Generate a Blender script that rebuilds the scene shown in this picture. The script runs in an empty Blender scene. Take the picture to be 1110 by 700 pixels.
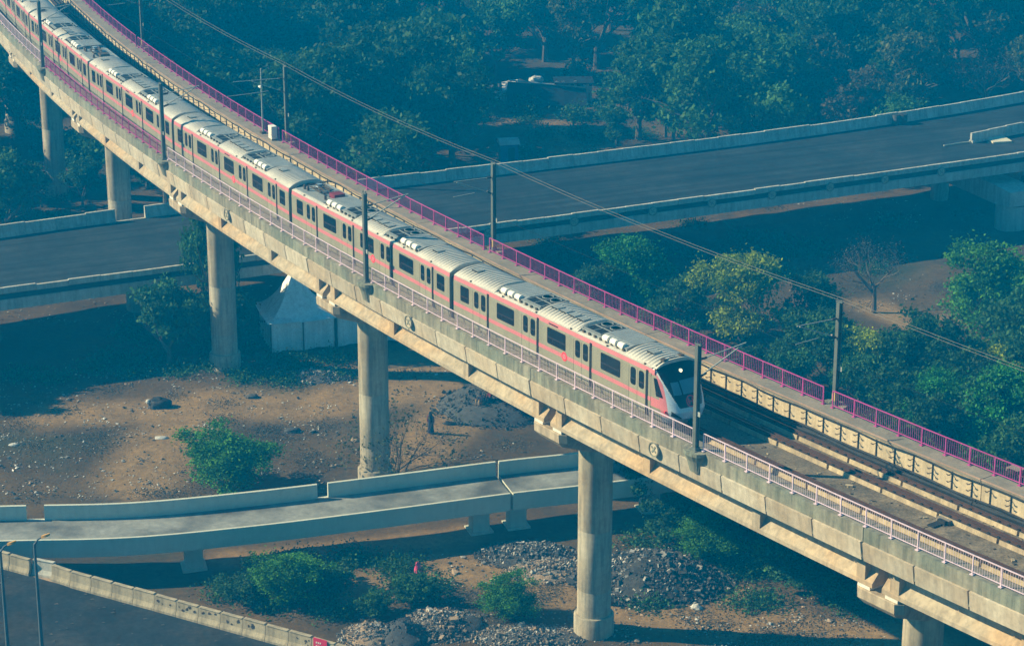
import bpy, bmesh, math, random
import numpy as np
from mathutils import Vector, Matrix, noise
random.seed(7); np.random.seed(7)
sc = bpy.context.scene
COL = sc.collection
R = math.radians

# ------------------------------------------------------------------ camera
CAM_Z = 65.426
PITCH = 19.147
FPX = 2544.91                      # focal length in pixels of a 1110 px wide picture
cd = bpy.data.cameras.new('camera'); cam = bpy.data.objects.new('camera', cd); COL.objects.link(cam)
cam.location = (0, 0, CAM_Z); cam.rotation_euler = (R(90 - PITCH), 0, 0)
cd.sensor_fit = 'HORIZONTAL'; cd.sensor_width = 36; cd.lens = 36 * FPX / 1110
cd.clip_start = 1; cd.clip_end = 5000
sc.camera = cam

# ------------------------------------------------------------------ light
SUN_AZ = 173.5     # the way to the sun, degrees counter-clockwise from +X
SUN_EL = 31.0
w = bpy.data.worlds.new('World'); sc.world = w; w.use_nodes = True
nt = w.node_tree; bg = nt.nodes['Background']
sky = nt.nodes.new('ShaderNodeTexSky'); sky.sky_type = 'NISHITA'; sky.sun_disc = False
sky.sun_elevation = R(SUN_EL); sky.sun_rotation = R(90 - SUN_AZ)
sky.air_density = 1.6; sky.dust_density = 0.6; sky.ozone_density = 4.0
tn = nt.nodes.new('ShaderNodeVectorMath'); tn.operation = 'MULTIPLY'; tn.inputs[1].default_value = (0.22, 0.92, 1.02)   # clear deep-blue winter sky
nt.links.new(sky.outputs[0], tn.inputs[0]); nt.links.new(tn.outputs[0], bg.inputs[0]); bg.inputs[1].default_value = 0.045
sd = bpy.data.lights.new('sun', 'SUN'); sun = bpy.data.objects.new('sun', sd); COL.objects.link(sun)
sd.energy = 5.0; sd.angle = R(0.6); sd.color = (1.0, 0.82, 0.48)
ld = Vector((-math.cos(R(SUN_AZ)) * math.cos(R(SUN_EL)), -math.sin(R(SUN_AZ)) * math.cos(R(SUN_EL)), -math.sin(R(SUN_EL))))
sun.rotation_euler = ld.to_track_quat('-Z', 'Y').to_euler(); sun.location = (-200, 150, 150)
sc.view_settings.view_transform = 'Standard'; sc.view_settings.look = 'None'
sc.view_settings.exposure = 1.08; sc.view_settings.gamma = 1.0
sc.cycles.volume_bounces = 0; sc.cycles.max_bounces = 6; sc.cycles.diffuse_bounces = 3
sc.cycles.transparent_max_bounces = 8

# ------------------------------------------------------------------ where things are
CT, ST = math.cos(R(PITCH)), math.sin(R(PITCH))
def g(u, v, z=0.0):
    """ground point (or point at height z) seen in the photograph at pixel u, v of 1110 x 700"""
    u = (u - 555) / FPX; v = (v - 350) / FPX
    d = Vector((u, CT - v * ST, -ST - v * CT))
    return Vector((0, 0, CAM_Z)) + d * ((CAM_Z - z) / -d.z)
HR = 17.5                          # rail level above the ground
CX, CY, RAD = 414.705, 406.982, 496.44
PH0 = 215.0
def S(phi): return (phi - PH0) * RAD * math.pi / 180
def at(s, y, z):
    """point on the curved line: s along it, y to the far side of the near track, z above the rails"""
    a = R(PH0) + s / RAD
    return Vector((CX + (RAD - y) * math.cos(a), CY + (RAD - y) * math.sin(a), HR + z))
def frame(s, y, z):
    a = R(PH0) + s / RAD
    t = Vector((-math.sin(a), math.cos(a), 0)); n = Vector((-math.cos(a), -math.sin(a), 0))
    m = Matrix((t, n, Vector((0, 0, 1)))).transposed().to_4x4(); m.translation = at(s, y, z)
    return m

# ------------------------------------------------------------------ materials
def M(name, col, rough=0.85, var=0.25, scale=1.5, bump=0.0, streak=0.0, spec=0.3, metal=0.0, tint=None, fine=0.15, objvar=0.0, coat=0.0, emis=None, smap=(2.6, 2.6, 0.22), srot=0.0):
    m = bpy.data.materials.new(name); m.use_nodes = True
    t = m.node_tree; b = t.nodes['Principled BSDF']
    b.inputs['Roughness'].default_value = rough; b.inputs['Metallic'].default_value = metal
    b.inputs['Specular IOR Level'].default_value = spec
    if coat: b.inputs['Coat Weight'].default_value = coat
    if emis:
        b.inputs['Emission Color'].default_value = (*emis[0], 1); b.inputs['Emission Strength'].default_value = emis[1]
    tc = t.nodes.new('ShaderNodeTexCoord')
    def nz(sc_, det=6, vec=None):
        n = t.nodes.new('ShaderNodeTexNoise'); n.inputs['Scale'].default_value = sc_; n.inputs['Detail'].default_value = det
        n.inputs['Roughness'].default_value = 0.65
        t.links.new(vec if vec else tc.outputs['Object'], n.inputs['Vector']); return n.outputs['Fac']
    def ramp(f, a, c, p0=0.3, p1=0.7):
        r = t.nodes.new('ShaderNodeMapRange'); r.inputs[1].default_value = p0; r.inputs[2].default_value = p1
        r.inputs[3].default_value = a; r.inputs[4].default_value = c; t.links.new(f, r.inputs[0]); return r.outputs[0]
    def mul(a, c):
        n = t.nodes.new('ShaderNodeMath'); n.operation = 'MULTIPLY'
        for i, x in enumerate((a, c)):
            if isinstance(x, (int, float)): n.inputs[i].default_value = x
            else: t.links.new(x, n.inputs[i])
        return n.outputs[0]
    f = ramp(nz(scale), 1 - var, 1 + var)
    if fine: f = mul(f, ramp(nz(scale * 9), 1 - fine, 1 + fine))
    if streak:
        mp = t.nodes.new('ShaderNodeMapping'); mp.inputs['Scale'].default_value = smap; mp.vector_type = 'TEXTURE' if srot else 'POINT'
        if srot: mp.inputs['Rotation'].default_value = (0, 0, srot); mp.inputs['Scale'].default_value = tuple(1 / q for q in smap)
        t.links.new(tc.outputs['Object'], mp.inputs['Vector'])
        f = mul(f, ramp(nz(1.0, 4, mp.outputs[0]), 1 - streak, 1 + streak * 0.3, 0.38, 0.6))
    if objvar:
        oi = t.nodes.new('ShaderNodeObjectInfo'); f = mul(f, ramp(oi.outputs['Random'], 1 - objvar, 1 + objvar, 0, 1))
    base = t.nodes.new('ShaderNodeMix'); base.data_type = 'RGBA'
    base.inputs[6].default_value = (*col, 1); base.inputs[7].default_value = (*(tint or col), 1)
    t.links.new(ramp(nz(scale * 0.45 + 0.05, 3), 0, 1, 0.42, 0.62), base.inputs[0])
    vm = t.nodes.new('ShaderNodeVectorMath'); vm.operation = 'SCALE'
    t.links.new(base.outputs[2], vm.inputs[0]); t.links.new(f, vm.inputs['Scale'])
    t.links.new(vm.outputs[0], b.inputs['Base Color'])
    if bump:
        bp = t.nodes.new('ShaderNodeBump'); bp.inputs['Strength'].default_value = bump; bp.inputs['Distance'].default_value = 0.05
        t.links.new(nz(scale * 6, 8), bp.inputs['Height']); t.links.new(bp.outputs[0], b.inputs['Normal'])
    return m

def leafmat(name, dark, light, objvar=0.25):
    m = bpy.data.materials.new(name); m.use_nodes = True
    t = m.node_tree; b = t.nodes['Principled BSDF']; b.inputs['Roughness'].default_value = 0.6
    b.inputs['Specular IOR Level'].default_value = 0.15
    at_ = t.nodes.new('ShaderNodeAttribute'); at_.attribute_name = 'lv'
    mx = t.nodes.new('ShaderNodeMix'); mx.data_type = 'RGBA'
    mx.inputs[6].default_value = (*dark, 1); mx.inputs[7].default_value = (*light, 1)
    t.links.new(at_.outputs['Fac'], mx.inputs[0])
    oi = t.nodes.new('ShaderNodeObjectInfo'); r = t.nodes.new('ShaderNodeMapRange')
    r.inputs[3].default_value = 1 - objvar; r.inputs[4].default_value = 1 + objvar
    t.links.new(oi.outputs['Random'], r.inputs[0])
    vm = t.nodes.new('ShaderNodeVectorMath'); vm.operation = 'SCALE'
    t.links.new(mx.outputs[2], vm.inputs[0]); t.links.new(r.outputs[0], vm.inputs['Scale'])
    t.links.new(vm.outputs[0], b.inputs['Base Color'])
    tr = t.nodes.new('ShaderNodeBsdfTranslucent'); t.links.new(vm.outputs[0], tr.inputs[0])
    ms = t.nodes.new('ShaderNodeMixShader'); ms.inputs[0].default_value = 0.3
    t.links.new(b.outputs[0], ms.inputs[1]); t.links.new(tr.outputs[0], ms.inputs[2])
    t.links.new(ms.outputs[0], t.nodes['Material Output'].inputs['Surface'])
    return m

m_conc = M('viaduct concrete', (0.42, 0.36, 0.27), 0.9, 0.16, 0.5, 0.25, 0.25, tint=(0.40, 0.31, 0.21))
m_panel = M('fascia concrete', (0.50, 0.45, 0.36), 0.9, 0.14, 0.35, 0.2, 0.18, tint=(0.44, 0.36, 0.26), objvar=0.12)
m_weath = M('weathered concrete', (0.25, 0.24, 0.19), 0.95, 0.22, 0.6, 0.3, 0.35, tint=(0.18, 0.20, 0.16))
m_girder = M('girder concrete', (0.42, 0.36, 0.27), 0.9, 0.16, 0.35, 0.2, 0.22, tint=(0.46, 0.33, 0.20))
m_pier = M('pier concrete', (0.42, 0.38, 0.29), 0.9, 0.14, 0.4, 0.2, 0.35, tint=(0.39, 0.32, 0.22))
m_deck = M('track deck concrete', (0.185, 0.15, 0.105), 0.95, 0.5, 0.8, 0.4, 0, tint=(0.10, 0.085, 0.065), fine=0.4)
m_stain = M('brake dust stain', (0.055, 0.038, 0.027), 0.9, 0.4, 1.2)
m_walk = M('walkway concrete', (0.25, 0.22, 0.18), 0.95, 0.25, 0.7, 0.2, 0, tint=(0.19, 0.18, 0.15))
m_wall = M('yellowish wall concrete', (0.52, 0.43, 0.29), 0.9, 0.15, 0.6, 0.2, 0.2)
m_plinth = M('plinth concrete', (0.46, 0.38, 0.25), 0.9, 0.22, 0.8, 0.3, 0.25, tint=(0.36, 0.29, 0.2), objvar=0.1)
m_pad = M('pale pedestal', (0.75, 0.7, 0.62), 0.8, 0.1)
m_rail = M('rusty rail', (0.07, 0.035, 0.025), 0.6, 0.3, 2)
m_railtop = M('worn rail head', (0.10, 0.065, 0.05), 0.4, 0.3, 2, metal=0.5)
m_cable = M('black cable', (0.02, 0.022, 0.025), 0.7, 0.4, 2)
m_brack = M('dark bracket steel', (0.075, 0.06, 0.045), 0.7, 0.2, 2)
m_nosing = M('pinkish nosing', (0.36, 0.25, 0.19), 0.8, 0.25, 1.0)
m_purple = M('purple railing paint', (0.42, 0.06, 0.26), 0.5, 0.15, 1.0)
m_lilac = M('pale lilac railing paint', (0.66, 0.52, 0.62), 0.5, 0.12, 1.0)
m_steel = M('galvanised mast steel', (0.14, 0.16, 0.155), 0.55, 0.2, 1.5, metal=0.3)
m_tube = M('pale tube', (0.36, 0.38, 0.36), 0.5, 0.15, 2)
m_insul = M('brown insulator', (0.07, 0.05, 0.05), 0.4, 0.1)
m_wire = M('wire', (0.22, 0.20, 0.16), 0.5, 0.1)
m_yel = M('yellowish foot paint', (0.5, 0.38, 0.12), 0.7, 0.2)
# train
m_body = M('carriage steel', (0.27, 0.265, 0.205), 0.42, 0.06, 0.8, 0, 0.10, spec=0.4, fine=0.05)
m_door = M('door steel', (0.295, 0.29, 0.225), 0.4, 0.05, 0.8, spec=0.4, fine=0.05)
m_pink = M('pink livery', (0.56, 0.18, 0.21), 0.45, 0.06, 0.8, spec=0.4, fine=0.05)
m_roofw = M('white carriage roof', (0.56, 0.54, 0.48), 0.6, 0.16, 1.0, 0, 0.0, tint=(0.47, 0.455, 0.41), fine=0.15)
m_roofg = M('grey roof panels', (0.24, 0.27, 0.28), 0.5, 0.15, 1.5)
m_white = M('white vents', (0.8, 0.78, 0.72), 0.5, 0.06, 1)
m_black = M('black rubber', (0.012, 0.013, 0.016), 0.6, 0.2)
m_mask = M('black cab front', (0.006, 0.009, 0.014), 0.22, 0.1, spec=0.5)
m_glass = M('dark window glass', (0.008, 0.012, 0.02), 0.08, 0.15, 2, spec=0.55)
m_wind = M('windscreen glass', (0.11, 0.22, 0.27), 0.08, 0.1, 2, spec=0.6)
m_silver = M('pale blue silver fairing', (0.46, 0.58, 0.68), 0.3, 0.06, spec=0.5, metal=0.2)
m_band = M('silver band', (0.62, 0.66, 0.66), 0.35, 0.05, spec=0.5)
m_under = M('underframe', (0.03, 0.03, 0.032), 0.7, 0.3, 2)
m_red = M('red emblem', (0.85, 0.05, 0.08), 0.4, 0.1)
m_lamp = M('lit headlamp', (0.9, 0.8, 0.6), 0.3, 0.0, emis=((1.0, 0.75, 0.4), 0.9))
m_redlamp = M('red lamp', (0.6, 0.01, 0.04), 0.3, 0.0)
m_blueins = M('pale blue insulator', (0.25, 0.36, 0.48), 0.4, 0.1)
# roads etc.
m_asph = M('asphalt', (0.017, 0.027, 0.036), 0.92, 0.25, 0.12, 0.2, 0.45, tint=(0.029, 0.038, 0.045), fine=0.3, spec=0.15, smap=(0.025, 1.1, 1.0), srot=R(24))
m_asph2 = M('old asphalt with dust', (0.018, 0.024, 0.031), 0.92, 0.35, 0.35, 0.3, 0, tint=(0.038, 0.037, 0.036), fine=0.35, spec=0.15)
m_par = M('parapet concrete', (0.50, 0.49, 0.43), 0.9, 0.15, 0.5, 0.2, 0.25, tint=(0.44, 0.43, 0.38))
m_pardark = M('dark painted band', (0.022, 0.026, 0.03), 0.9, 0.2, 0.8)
m_ramp = M('ramp concrete', (0.56, 0.57, 0.48), 0.9, 0.08, 0.25, 0.15, 0.05, fine=0.06)
m_rampdeck = M('ramp deck', (0.25, 0.26, 0.245), 0.9, 0.3, 0.3, 0.2, 0, tint=(0.10, 0.105, 0.105), fine=0.2)
m_barr = M('barrier concrete', (0.42, 0.36, 0.25), 0.9, 0.18, 0.8, 0.3, 0.3, tint=(0.34, 0.29, 0.2), objvar=0.1)
m_graf = M('dark graffiti paint', (0.06, 0.05, 0.05), 0.9, 0.4, 6)
m_slab = M('pale slab', (0.62, 0.58, 0.42), 0.8, 0.12)
m_canvas = M('white tent canvas', (0.88, 0.88, 0.86), 0.85, 0.08, 0.7, 0.1, 0.15)
m_tarp = M('black tarpaulin', (0.012, 0.013, 0.015), 0.6, 0.3, 1.5, 0.4)
m_blue = M('blue plastic', (0.03, 0.10, 0.28), 0.5, 0.2)
m_hut = M('weathered planks', (0.42, 0.35, 0.28), 0.9, 0.3, 1.5)
m_orange = M('orange cloth', (0.5, 0.22, 0.06), 0.9, 0.2)
m_sack = M('white sacks', (0.5, 0.5, 0.47), 0.9, 0.2, 1.5)
m_gravel = M('grey gravel', (0.075, 0.077, 0.08), 0.95, 0.35, 3.5, 0.8, 0, tint=(0.055, 0.058, 0.062), fine=0.35)
m_sandpile = M('sandy rubble', (0.36, 0.26, 0.17), 0.95, 0.3, 2.5, 0.8, 0, tint=(0.25, 0.2, 0.15), fine=0.3)
m_chunk = M('grey rubble chunks', (0.10, 0.092, 0.082), 0.95, 0.6, 1.8, 0.3, 0, tint=(0.045, 0.045, 0.048), fine=0.5)
m_rub = M('dark rubble', (0.07, 0.066, 0.06), 0.95, 0.5, 2.5, 0.8, 0, tint=(0.035, 0.035, 0.037), fine=0.5)
m_litter = M('pale litter', (0.50, 0.48, 0.44), 0.9, 0.7, 0.9, 0, 0, tint=(0.15, 0.145, 0.135), fine=0.5)
m_bark = M('bark', (0.11, 0.085, 0.06), 0.95, 0.3, 2)
m_twig = M('pale dry twigs', (0.12, 0.09, 0.06), 0.95, 0.3, 2)
m_skin = M('brown skin', (0.22, 0.11, 0.07), 0.6, 0.1)
m_hair = M('dark hair', (0.01, 0.009, 0.008), 0.6, 0.1)
m_navy = M('navy cloth', (0.015, 0.02, 0.06), 0.9, 0.2)
m_maroon = M('maroon cloth', (0.16, 0.02, 0.04), 0.9, 0.2)
m_tan = M('tan cloth', (0.35, 0.24, 0.12), 0.9, 0.2)
m_pinkcloth = M('pink cloth', (0.75, 0.08, 0.22), 0.9, 0.2)
m_yellow = M('yellow plastic', (0.75, 0.5, 0.02), 0.6, 0.2)
m_lime = M('lime green cloth', (0.25, 0.42, 0.04), 0.7, 0.2)
m_signred = M('red sign paint', (0.62, 0.02, 0.09), 0.6, 0.08)
m_signw = M('white lettering', (0.8, 0.75, 0.72), 0.6, 0.0)
m_amber = M('amber lamp cover', (0.55, 0.30, 0.08), 0.4, 0.2)
m_pole = M('lamp post paint', (0.10, 0.13, 0.16), 0.6, 0.15)
m_carp = M('dark blue car paint', (0.02, 0.025, 0.05), 0.25, 0.1, spec=0.5, coat=0.4)
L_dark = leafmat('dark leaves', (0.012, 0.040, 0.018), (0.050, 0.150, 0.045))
L_mid = leafmat('mid green leaves', (0.016, 0.058, 0.018), (0.070, 0.190, 0.045))
L_bright = leafmat('bright green leaves', (0.016, 0.085, 0.010), (0.095, 0.31, 0.022), 0.1)
L_green = leafmat('green leaves', (0.014, 0.08, 0.016), (0.06, 0.36, 0.04), 0.15)
L_yellow = leafmat('yellowish leaves', (0.06, 0.16, 0.010), (0.40, 0.47, 0.015), 0.12)
L_brown = leafmat('dry leaves', (0.050, 0.045, 0.025), (0.17, 0.14, 0.075))
L_olive = leafmat('olive leaves', (0.03, 0.048, 0.016), (0.11, 0.125, 0.04))

# ------------------------------------------------------------------ builders
class MB:
    def __init__(s): s.v = []; s.f = []; s.mi = []
    def add(s, vs, fs, mi=0):
        o = len(s.v); s.v += [tuple(x) for x in vs]; s.f += [tuple(i + o for i in f) for f in fs]; s.mi += [mi] * len(fs)
    def box(s, c, size, m=None, mi=0):
        x, y, z = (a / 2 for a in size)
        vs = [Vector((c[0] + i * x, c[1] + j * y, c[2] + k * z)) for k in (-1, 1) for j in (-1, 1) for i in (-1, 1)]
        if m: vs = [m @ q for q in vs]
        s.add(vs, [(0, 2, 3, 1), (4, 5, 7, 6), (0, 1, 5, 4), (2, 6, 7, 3), (0, 4, 6, 2), (1, 3, 7, 5)], mi)
    def tube(s, pts, rad, n=8, mi=0, cap=True):
        pts = [Vector(p) for p in pts]
        rad = rad if isinstance(rad, (list, tuple)) else [rad] * len(pts)
        rings = []; prev = None
        for i, p in enumerate(pts):
            d = (pts[min(i + 1, len(pts) - 1)] - pts[max(i - 1, 0)]).normalized()
            a = d.orthogonal().normalized() if prev is None else (prev - d * prev.dot(d)).normalized()
            prev = a; b = d.cross(a)
            rings.append([p + (a * math.cos(2 * math.pi * k / n) + b * math.sin(2 * math.pi * k / n)) * rad[i] for k in range(n)])
        vs = [q for r in rings for q in r]; fs = []
        for i in range(len(pts) - 1):
            for k in range(n): fs.append((i * n + k, i * n + (k + 1) % n, (i + 1) * n + (k + 1) % n, (i + 1) * n + k))
        if cap: fs += [tuple(reversed(range(n))), tuple((len(pts) - 1) * n + k for k in range(n))]
        s.add(vs, fs, mi)
    def loft(s, rings, closed=True, cap=True, mi=0):
        n = len(rings[0]); vs = [q for r in rings for q in r]; fs = []
        for i in range(len(rings) - 1):
            for k in range(n if closed else n - 1):
                fs.append((i * n + k, i * n + (k + 1) % n, (i + 1) * n + (k + 1) % n, (i + 1) * n + k))
        if cap and closed: fs += [tuple(reversed(range(n))), tuple((len(rings) - 1) * n + k for k in range(n))]
        s.add(vs, fs, mi)
    def sweep(s, prof, s0, s1, step=1.5, mi=0):
        k = max(1, int(math.ceil((s1 - s0) / step)))
        s.loft([[at(s0 + (s1 - s0) * i / k, y, z) for y, z in prof] for i in range(k + 1)], True, True, mi)
    def lathe(s, c, prof, n=32, mi=0):
        s.loft([[Vector((c[0] + r * math.cos(2 * math.pi * k / n), c[1] + r * math.sin(2 * math.pi * k / n), c[2] + z)) for k in range(n)] for r, z in prof], True, True, mi)
    def build(s, name, mat, parent=None, smooth=False, fix=True):
        me = bpy.data.meshes.new(name); me.from_pydata(s.v, [], s.f)
        mats = mat if isinstance(mat, (list, tuple)) else [mat]
        for x in mats: me.materials.append(x)
        if len(mats) > 1: me.polygons.foreach_set('material_index', s.mi)
        if fix:
            bm = bmesh.new(); bm.from_mesh(me); bmesh.ops.recalc_face_normals(bm, faces=bm.faces); bm.to_mesh(me); bm.free()
        if smooth:
            me.polygons.foreach_set('use_smooth', [True] * len(me.polygons))
            try: me.set_sharp_from_angle(angle=R(40))
            except Exception: pass
        o = bpy.data.objects.new(name, me); COL.objects.link(o)
        if parent is not None: o.parent = parent
        return o
def tag(o, label=None, cat=None, group=None, kind=None):
    if label: o['label'] = label
    if cat: o['category'] = cat
    if group: o['group'] = group
    if kind: o['kind'] = kind
    return o
def thing(name, label, cat, loc=(0, 0, 0), rz=0.0, group=None, mtx=None):
    o = bpy.data.objects.new(name, None); COL.objects.link(o); o.empty_display_size = 0.3
    if mtx is not None: o.matrix_world = mtx
    else: o.location = loc; o.rotation_euler = (0, 0, rz)
    return tag(o, label, cat, group)
def dup(o, parent=None, mtx=None, label=None, group=None):
    c = o.copy(); COL.objects.link(c); c.parent = parent
    if mtx is not None: c.matrix_world = mtx
    if label: c['label'] = label
    if group: c['group'] = group
    for ch in o.children: dup(ch, c)
    return c
def box(name, c, size, mat, parent=None, m=None):
    b = MB(); b.box(c, size, m); return b.build(name, mat, parent)

# ------------------------------------------------------------------ ground
def sm(a, b, x):
    t = min(1, max(0, (x - a) / (b - a))); return t * t * (3 - 2 * t)
def gh(x, y):
    return 0.22 * noise.noise(Vector((x * 0.11, y * 0.11, 3))) + 0.10 * noise.noise(Vector((x * 0.4, y * 0.4, 9)))
def gp(u, v, dz=0.0):
    p = g(u, v, 0); p.z = gh(p.x, p.y) + dz; return p
sandpaths = [([(150, 520), (185, 470), (230, 438), (330, 440), (400, 425), (470, 425), (520, 425)], 2.6), ([(60, 450), (160, 445), (230, 438)], 2.0),
             ([(400, 640), (470, 612), (540, 622), (600, 640), (700, 665), (800, 678), (960, 690)], 1.8), ([(440, 500), (470, 470), (500, 440)], 2.2),
             ([(250, 605), (330, 602), (420, 590), (500, 580)], 1.2), ([(150, 535), (175, 500), (200, 470)], 1.3), ([(940, 330), (990, 350), (1040, 345)], 1.5),
             ([(430, 400), (540, 395)], 3.0), ([(780, 640), (900, 690), (1000, 700)], 1.5), ([(540, 130), (600, 135), (640, 165)], 2.5), ([(310, 120), (340, 150), (420, 190)], 2.0)]
SP = [([g(*p) for p in pl], wd) for pl, wd in sandpaths]
def dseg(x, y, a, b):
    dx, dy = b.x - a.x, b.y - a.y; t = max(0, min(1, ((x - a.x) * dx + (y - a.y) * dy) / (dx * dx + dy * dy + 1e-9)))
    return math.hypot(x - a.x - t * dx, y - a.y - t * dy)
def mkground():
    xs = sorted(set([round(-90 + 0.8 * i, 2) for i in range(226)] + [-700, -450, -300, -200, -140, -110, 110, 140, 200, 300, 450, 700]))
    ys = sorted(set([round(112 + 0.8 * i, 2) for i in range(180)] + [-150, -50, 0, 50, 80, 100, 262, 275, 290, 310, 330, 350, 370, 400, 450, 520, 600, 750, 950]))
    nx = len(xs); vs = [(x, y, gh(x, y)) for y in ys for x in xs]
    fs = [(j * nx + i, j * nx + i + 1, (j + 1) * nx + i + 1, (j + 1) * nx + i) for j in range(len(ys) - 1) for i in range(nx - 1)]
    me = bpy.data.meshes.new('ground'); me.from_pydata(vs, [], fs); me.polygons.foreach_set('use_smooth', [True] * len(fs))
    a = me.attributes.new('sand', 'FLOAT', 'POINT'); d = []
    for x, y, z in vs:
        q = 0.0
        if 100 < y < 265 and abs(x) < 95:
            for pl, wd in SP:
                for p0, p1 in zip(pl, pl[1:]):
                    if abs(x - p0.x) < 25 and abs(y - p0.y) < 25:
                        q = max(q, 1 - sm(0.5 * wd, 1.9 * wd, dseg(x, y, p0, p1)))
        d.append(q)
    a.data.foreach_set('value', d)
    m = bpy.data.materials.new('earth'); m.use_nodes = True; t = m.node_tree; b = t.nodes['Principled BSDF']
    b.inputs['Roughness'].default_value = 0.97; b.inputs['Specular IOR Level'].default_value = 0.1
    tc = t.nodes.new('ShaderNodeTexCoord')
    def nz(s, det=8, ro=0.6):
        n = t.nodes.new('ShaderNodeTexNoise'); n.inputs['Scale'].default_value = s; n.inputs['Detail'].default_value = det; n.inputs['Roughness'].default_value = ro
        t.links.new(tc.outputs['Object'], n.inputs['Vector']); return n.outputs['Fac']
    def ramp(f, p0, p1, a=0, c=1):
        r = t.nodes.new('ShaderNodeMapRange'); r.inputs[1].default_value = p0; r.inputs[2].default_value = p1; r.inputs[3].default_value = a; r.inputs[4].default_value = c
        t.links.new(f, r.inputs[0]); return r.outputs[0]
    def mix(f, a, c):
        n = t.nodes.new('ShaderNodeMix'); n.data_type = 'RGBA'
        t.links.new(f, n.inputs[0])
        for i, q in ((6, a), (7, c)):
            if isinstance(q, tuple): n.inputs[i].default_value = (*q, 1)
            else: t.links.new(q, n.inputs[i])
        return n.outputs[2]
    c = mix(ramp(nz(0.09), 0.4, 0.62), (0.070, 0.046, 0.020), (0.132, 0.084, 0.036))
    c = mix(ramp(nz(0.16, 9, 0.7), 0.52, 0.66), c, (0.062, 0.052, 0.040))          # greyish trampled soil
    c = mix(ramp(nz(0.07, 6), 0.55, 0.7), c, (0.042, 0.048, 0.024))                # weedy patches
    at_ = t.nodes.new('ShaderNodeAttribute'); at_.attribute_name = 'sand'
    ad = t.nodes.new('ShaderNodeMath'); ad.operation = 'MULTIPLY'; t.links.new(at_.outputs['Fac'], ad.inputs[0]); t.links.new(ramp(nz(0.5), 0.3, 0.55, 0.5, 1.0), ad.inputs[1])
    c = mix(ad.outputs[0], c, (0.28, 0.178, 0.078))
    f = ramp(nz(2.2, 8, 0.75), 0.3, 0.7, 0.68, 1.3)
    f2 = ramp(nz(9, 6, 0.8), 0.3, 0.7, 0.72, 1.28)
    mm = t.nodes.new('ShaderNodeMath'); mm.operation = 'MULTIPLY'; t.links.new(f, mm.inputs[0]); t.links.new(f2, mm.inputs[1])
    vm = t.nodes.new('ShaderNodeVectorMath'); vm.operation = 'SCALE'; t.links.new(c, vm.inputs[0]); t.links.new(mm.outputs[0], vm.inputs['Scale'])
    t.links.new(vm.outputs[0], b.inputs['Base Color'])
    bp = t.nodes.new('ShaderNodeBump'); bp.inputs['Strength'].default_value = 0.7; bp.inputs['Distance'].default_value = 0.15
    t.links.new(nz(1.6, 10, 0.75), bp.inputs['Height']); t.links.new(bp.outputs[0], b.inputs['Normal'])
    me.materials.append(m); o = bpy.data.objects.new('ground', me); COL.objects.link(o); tag(o, kind='structure')
mkground()

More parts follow.
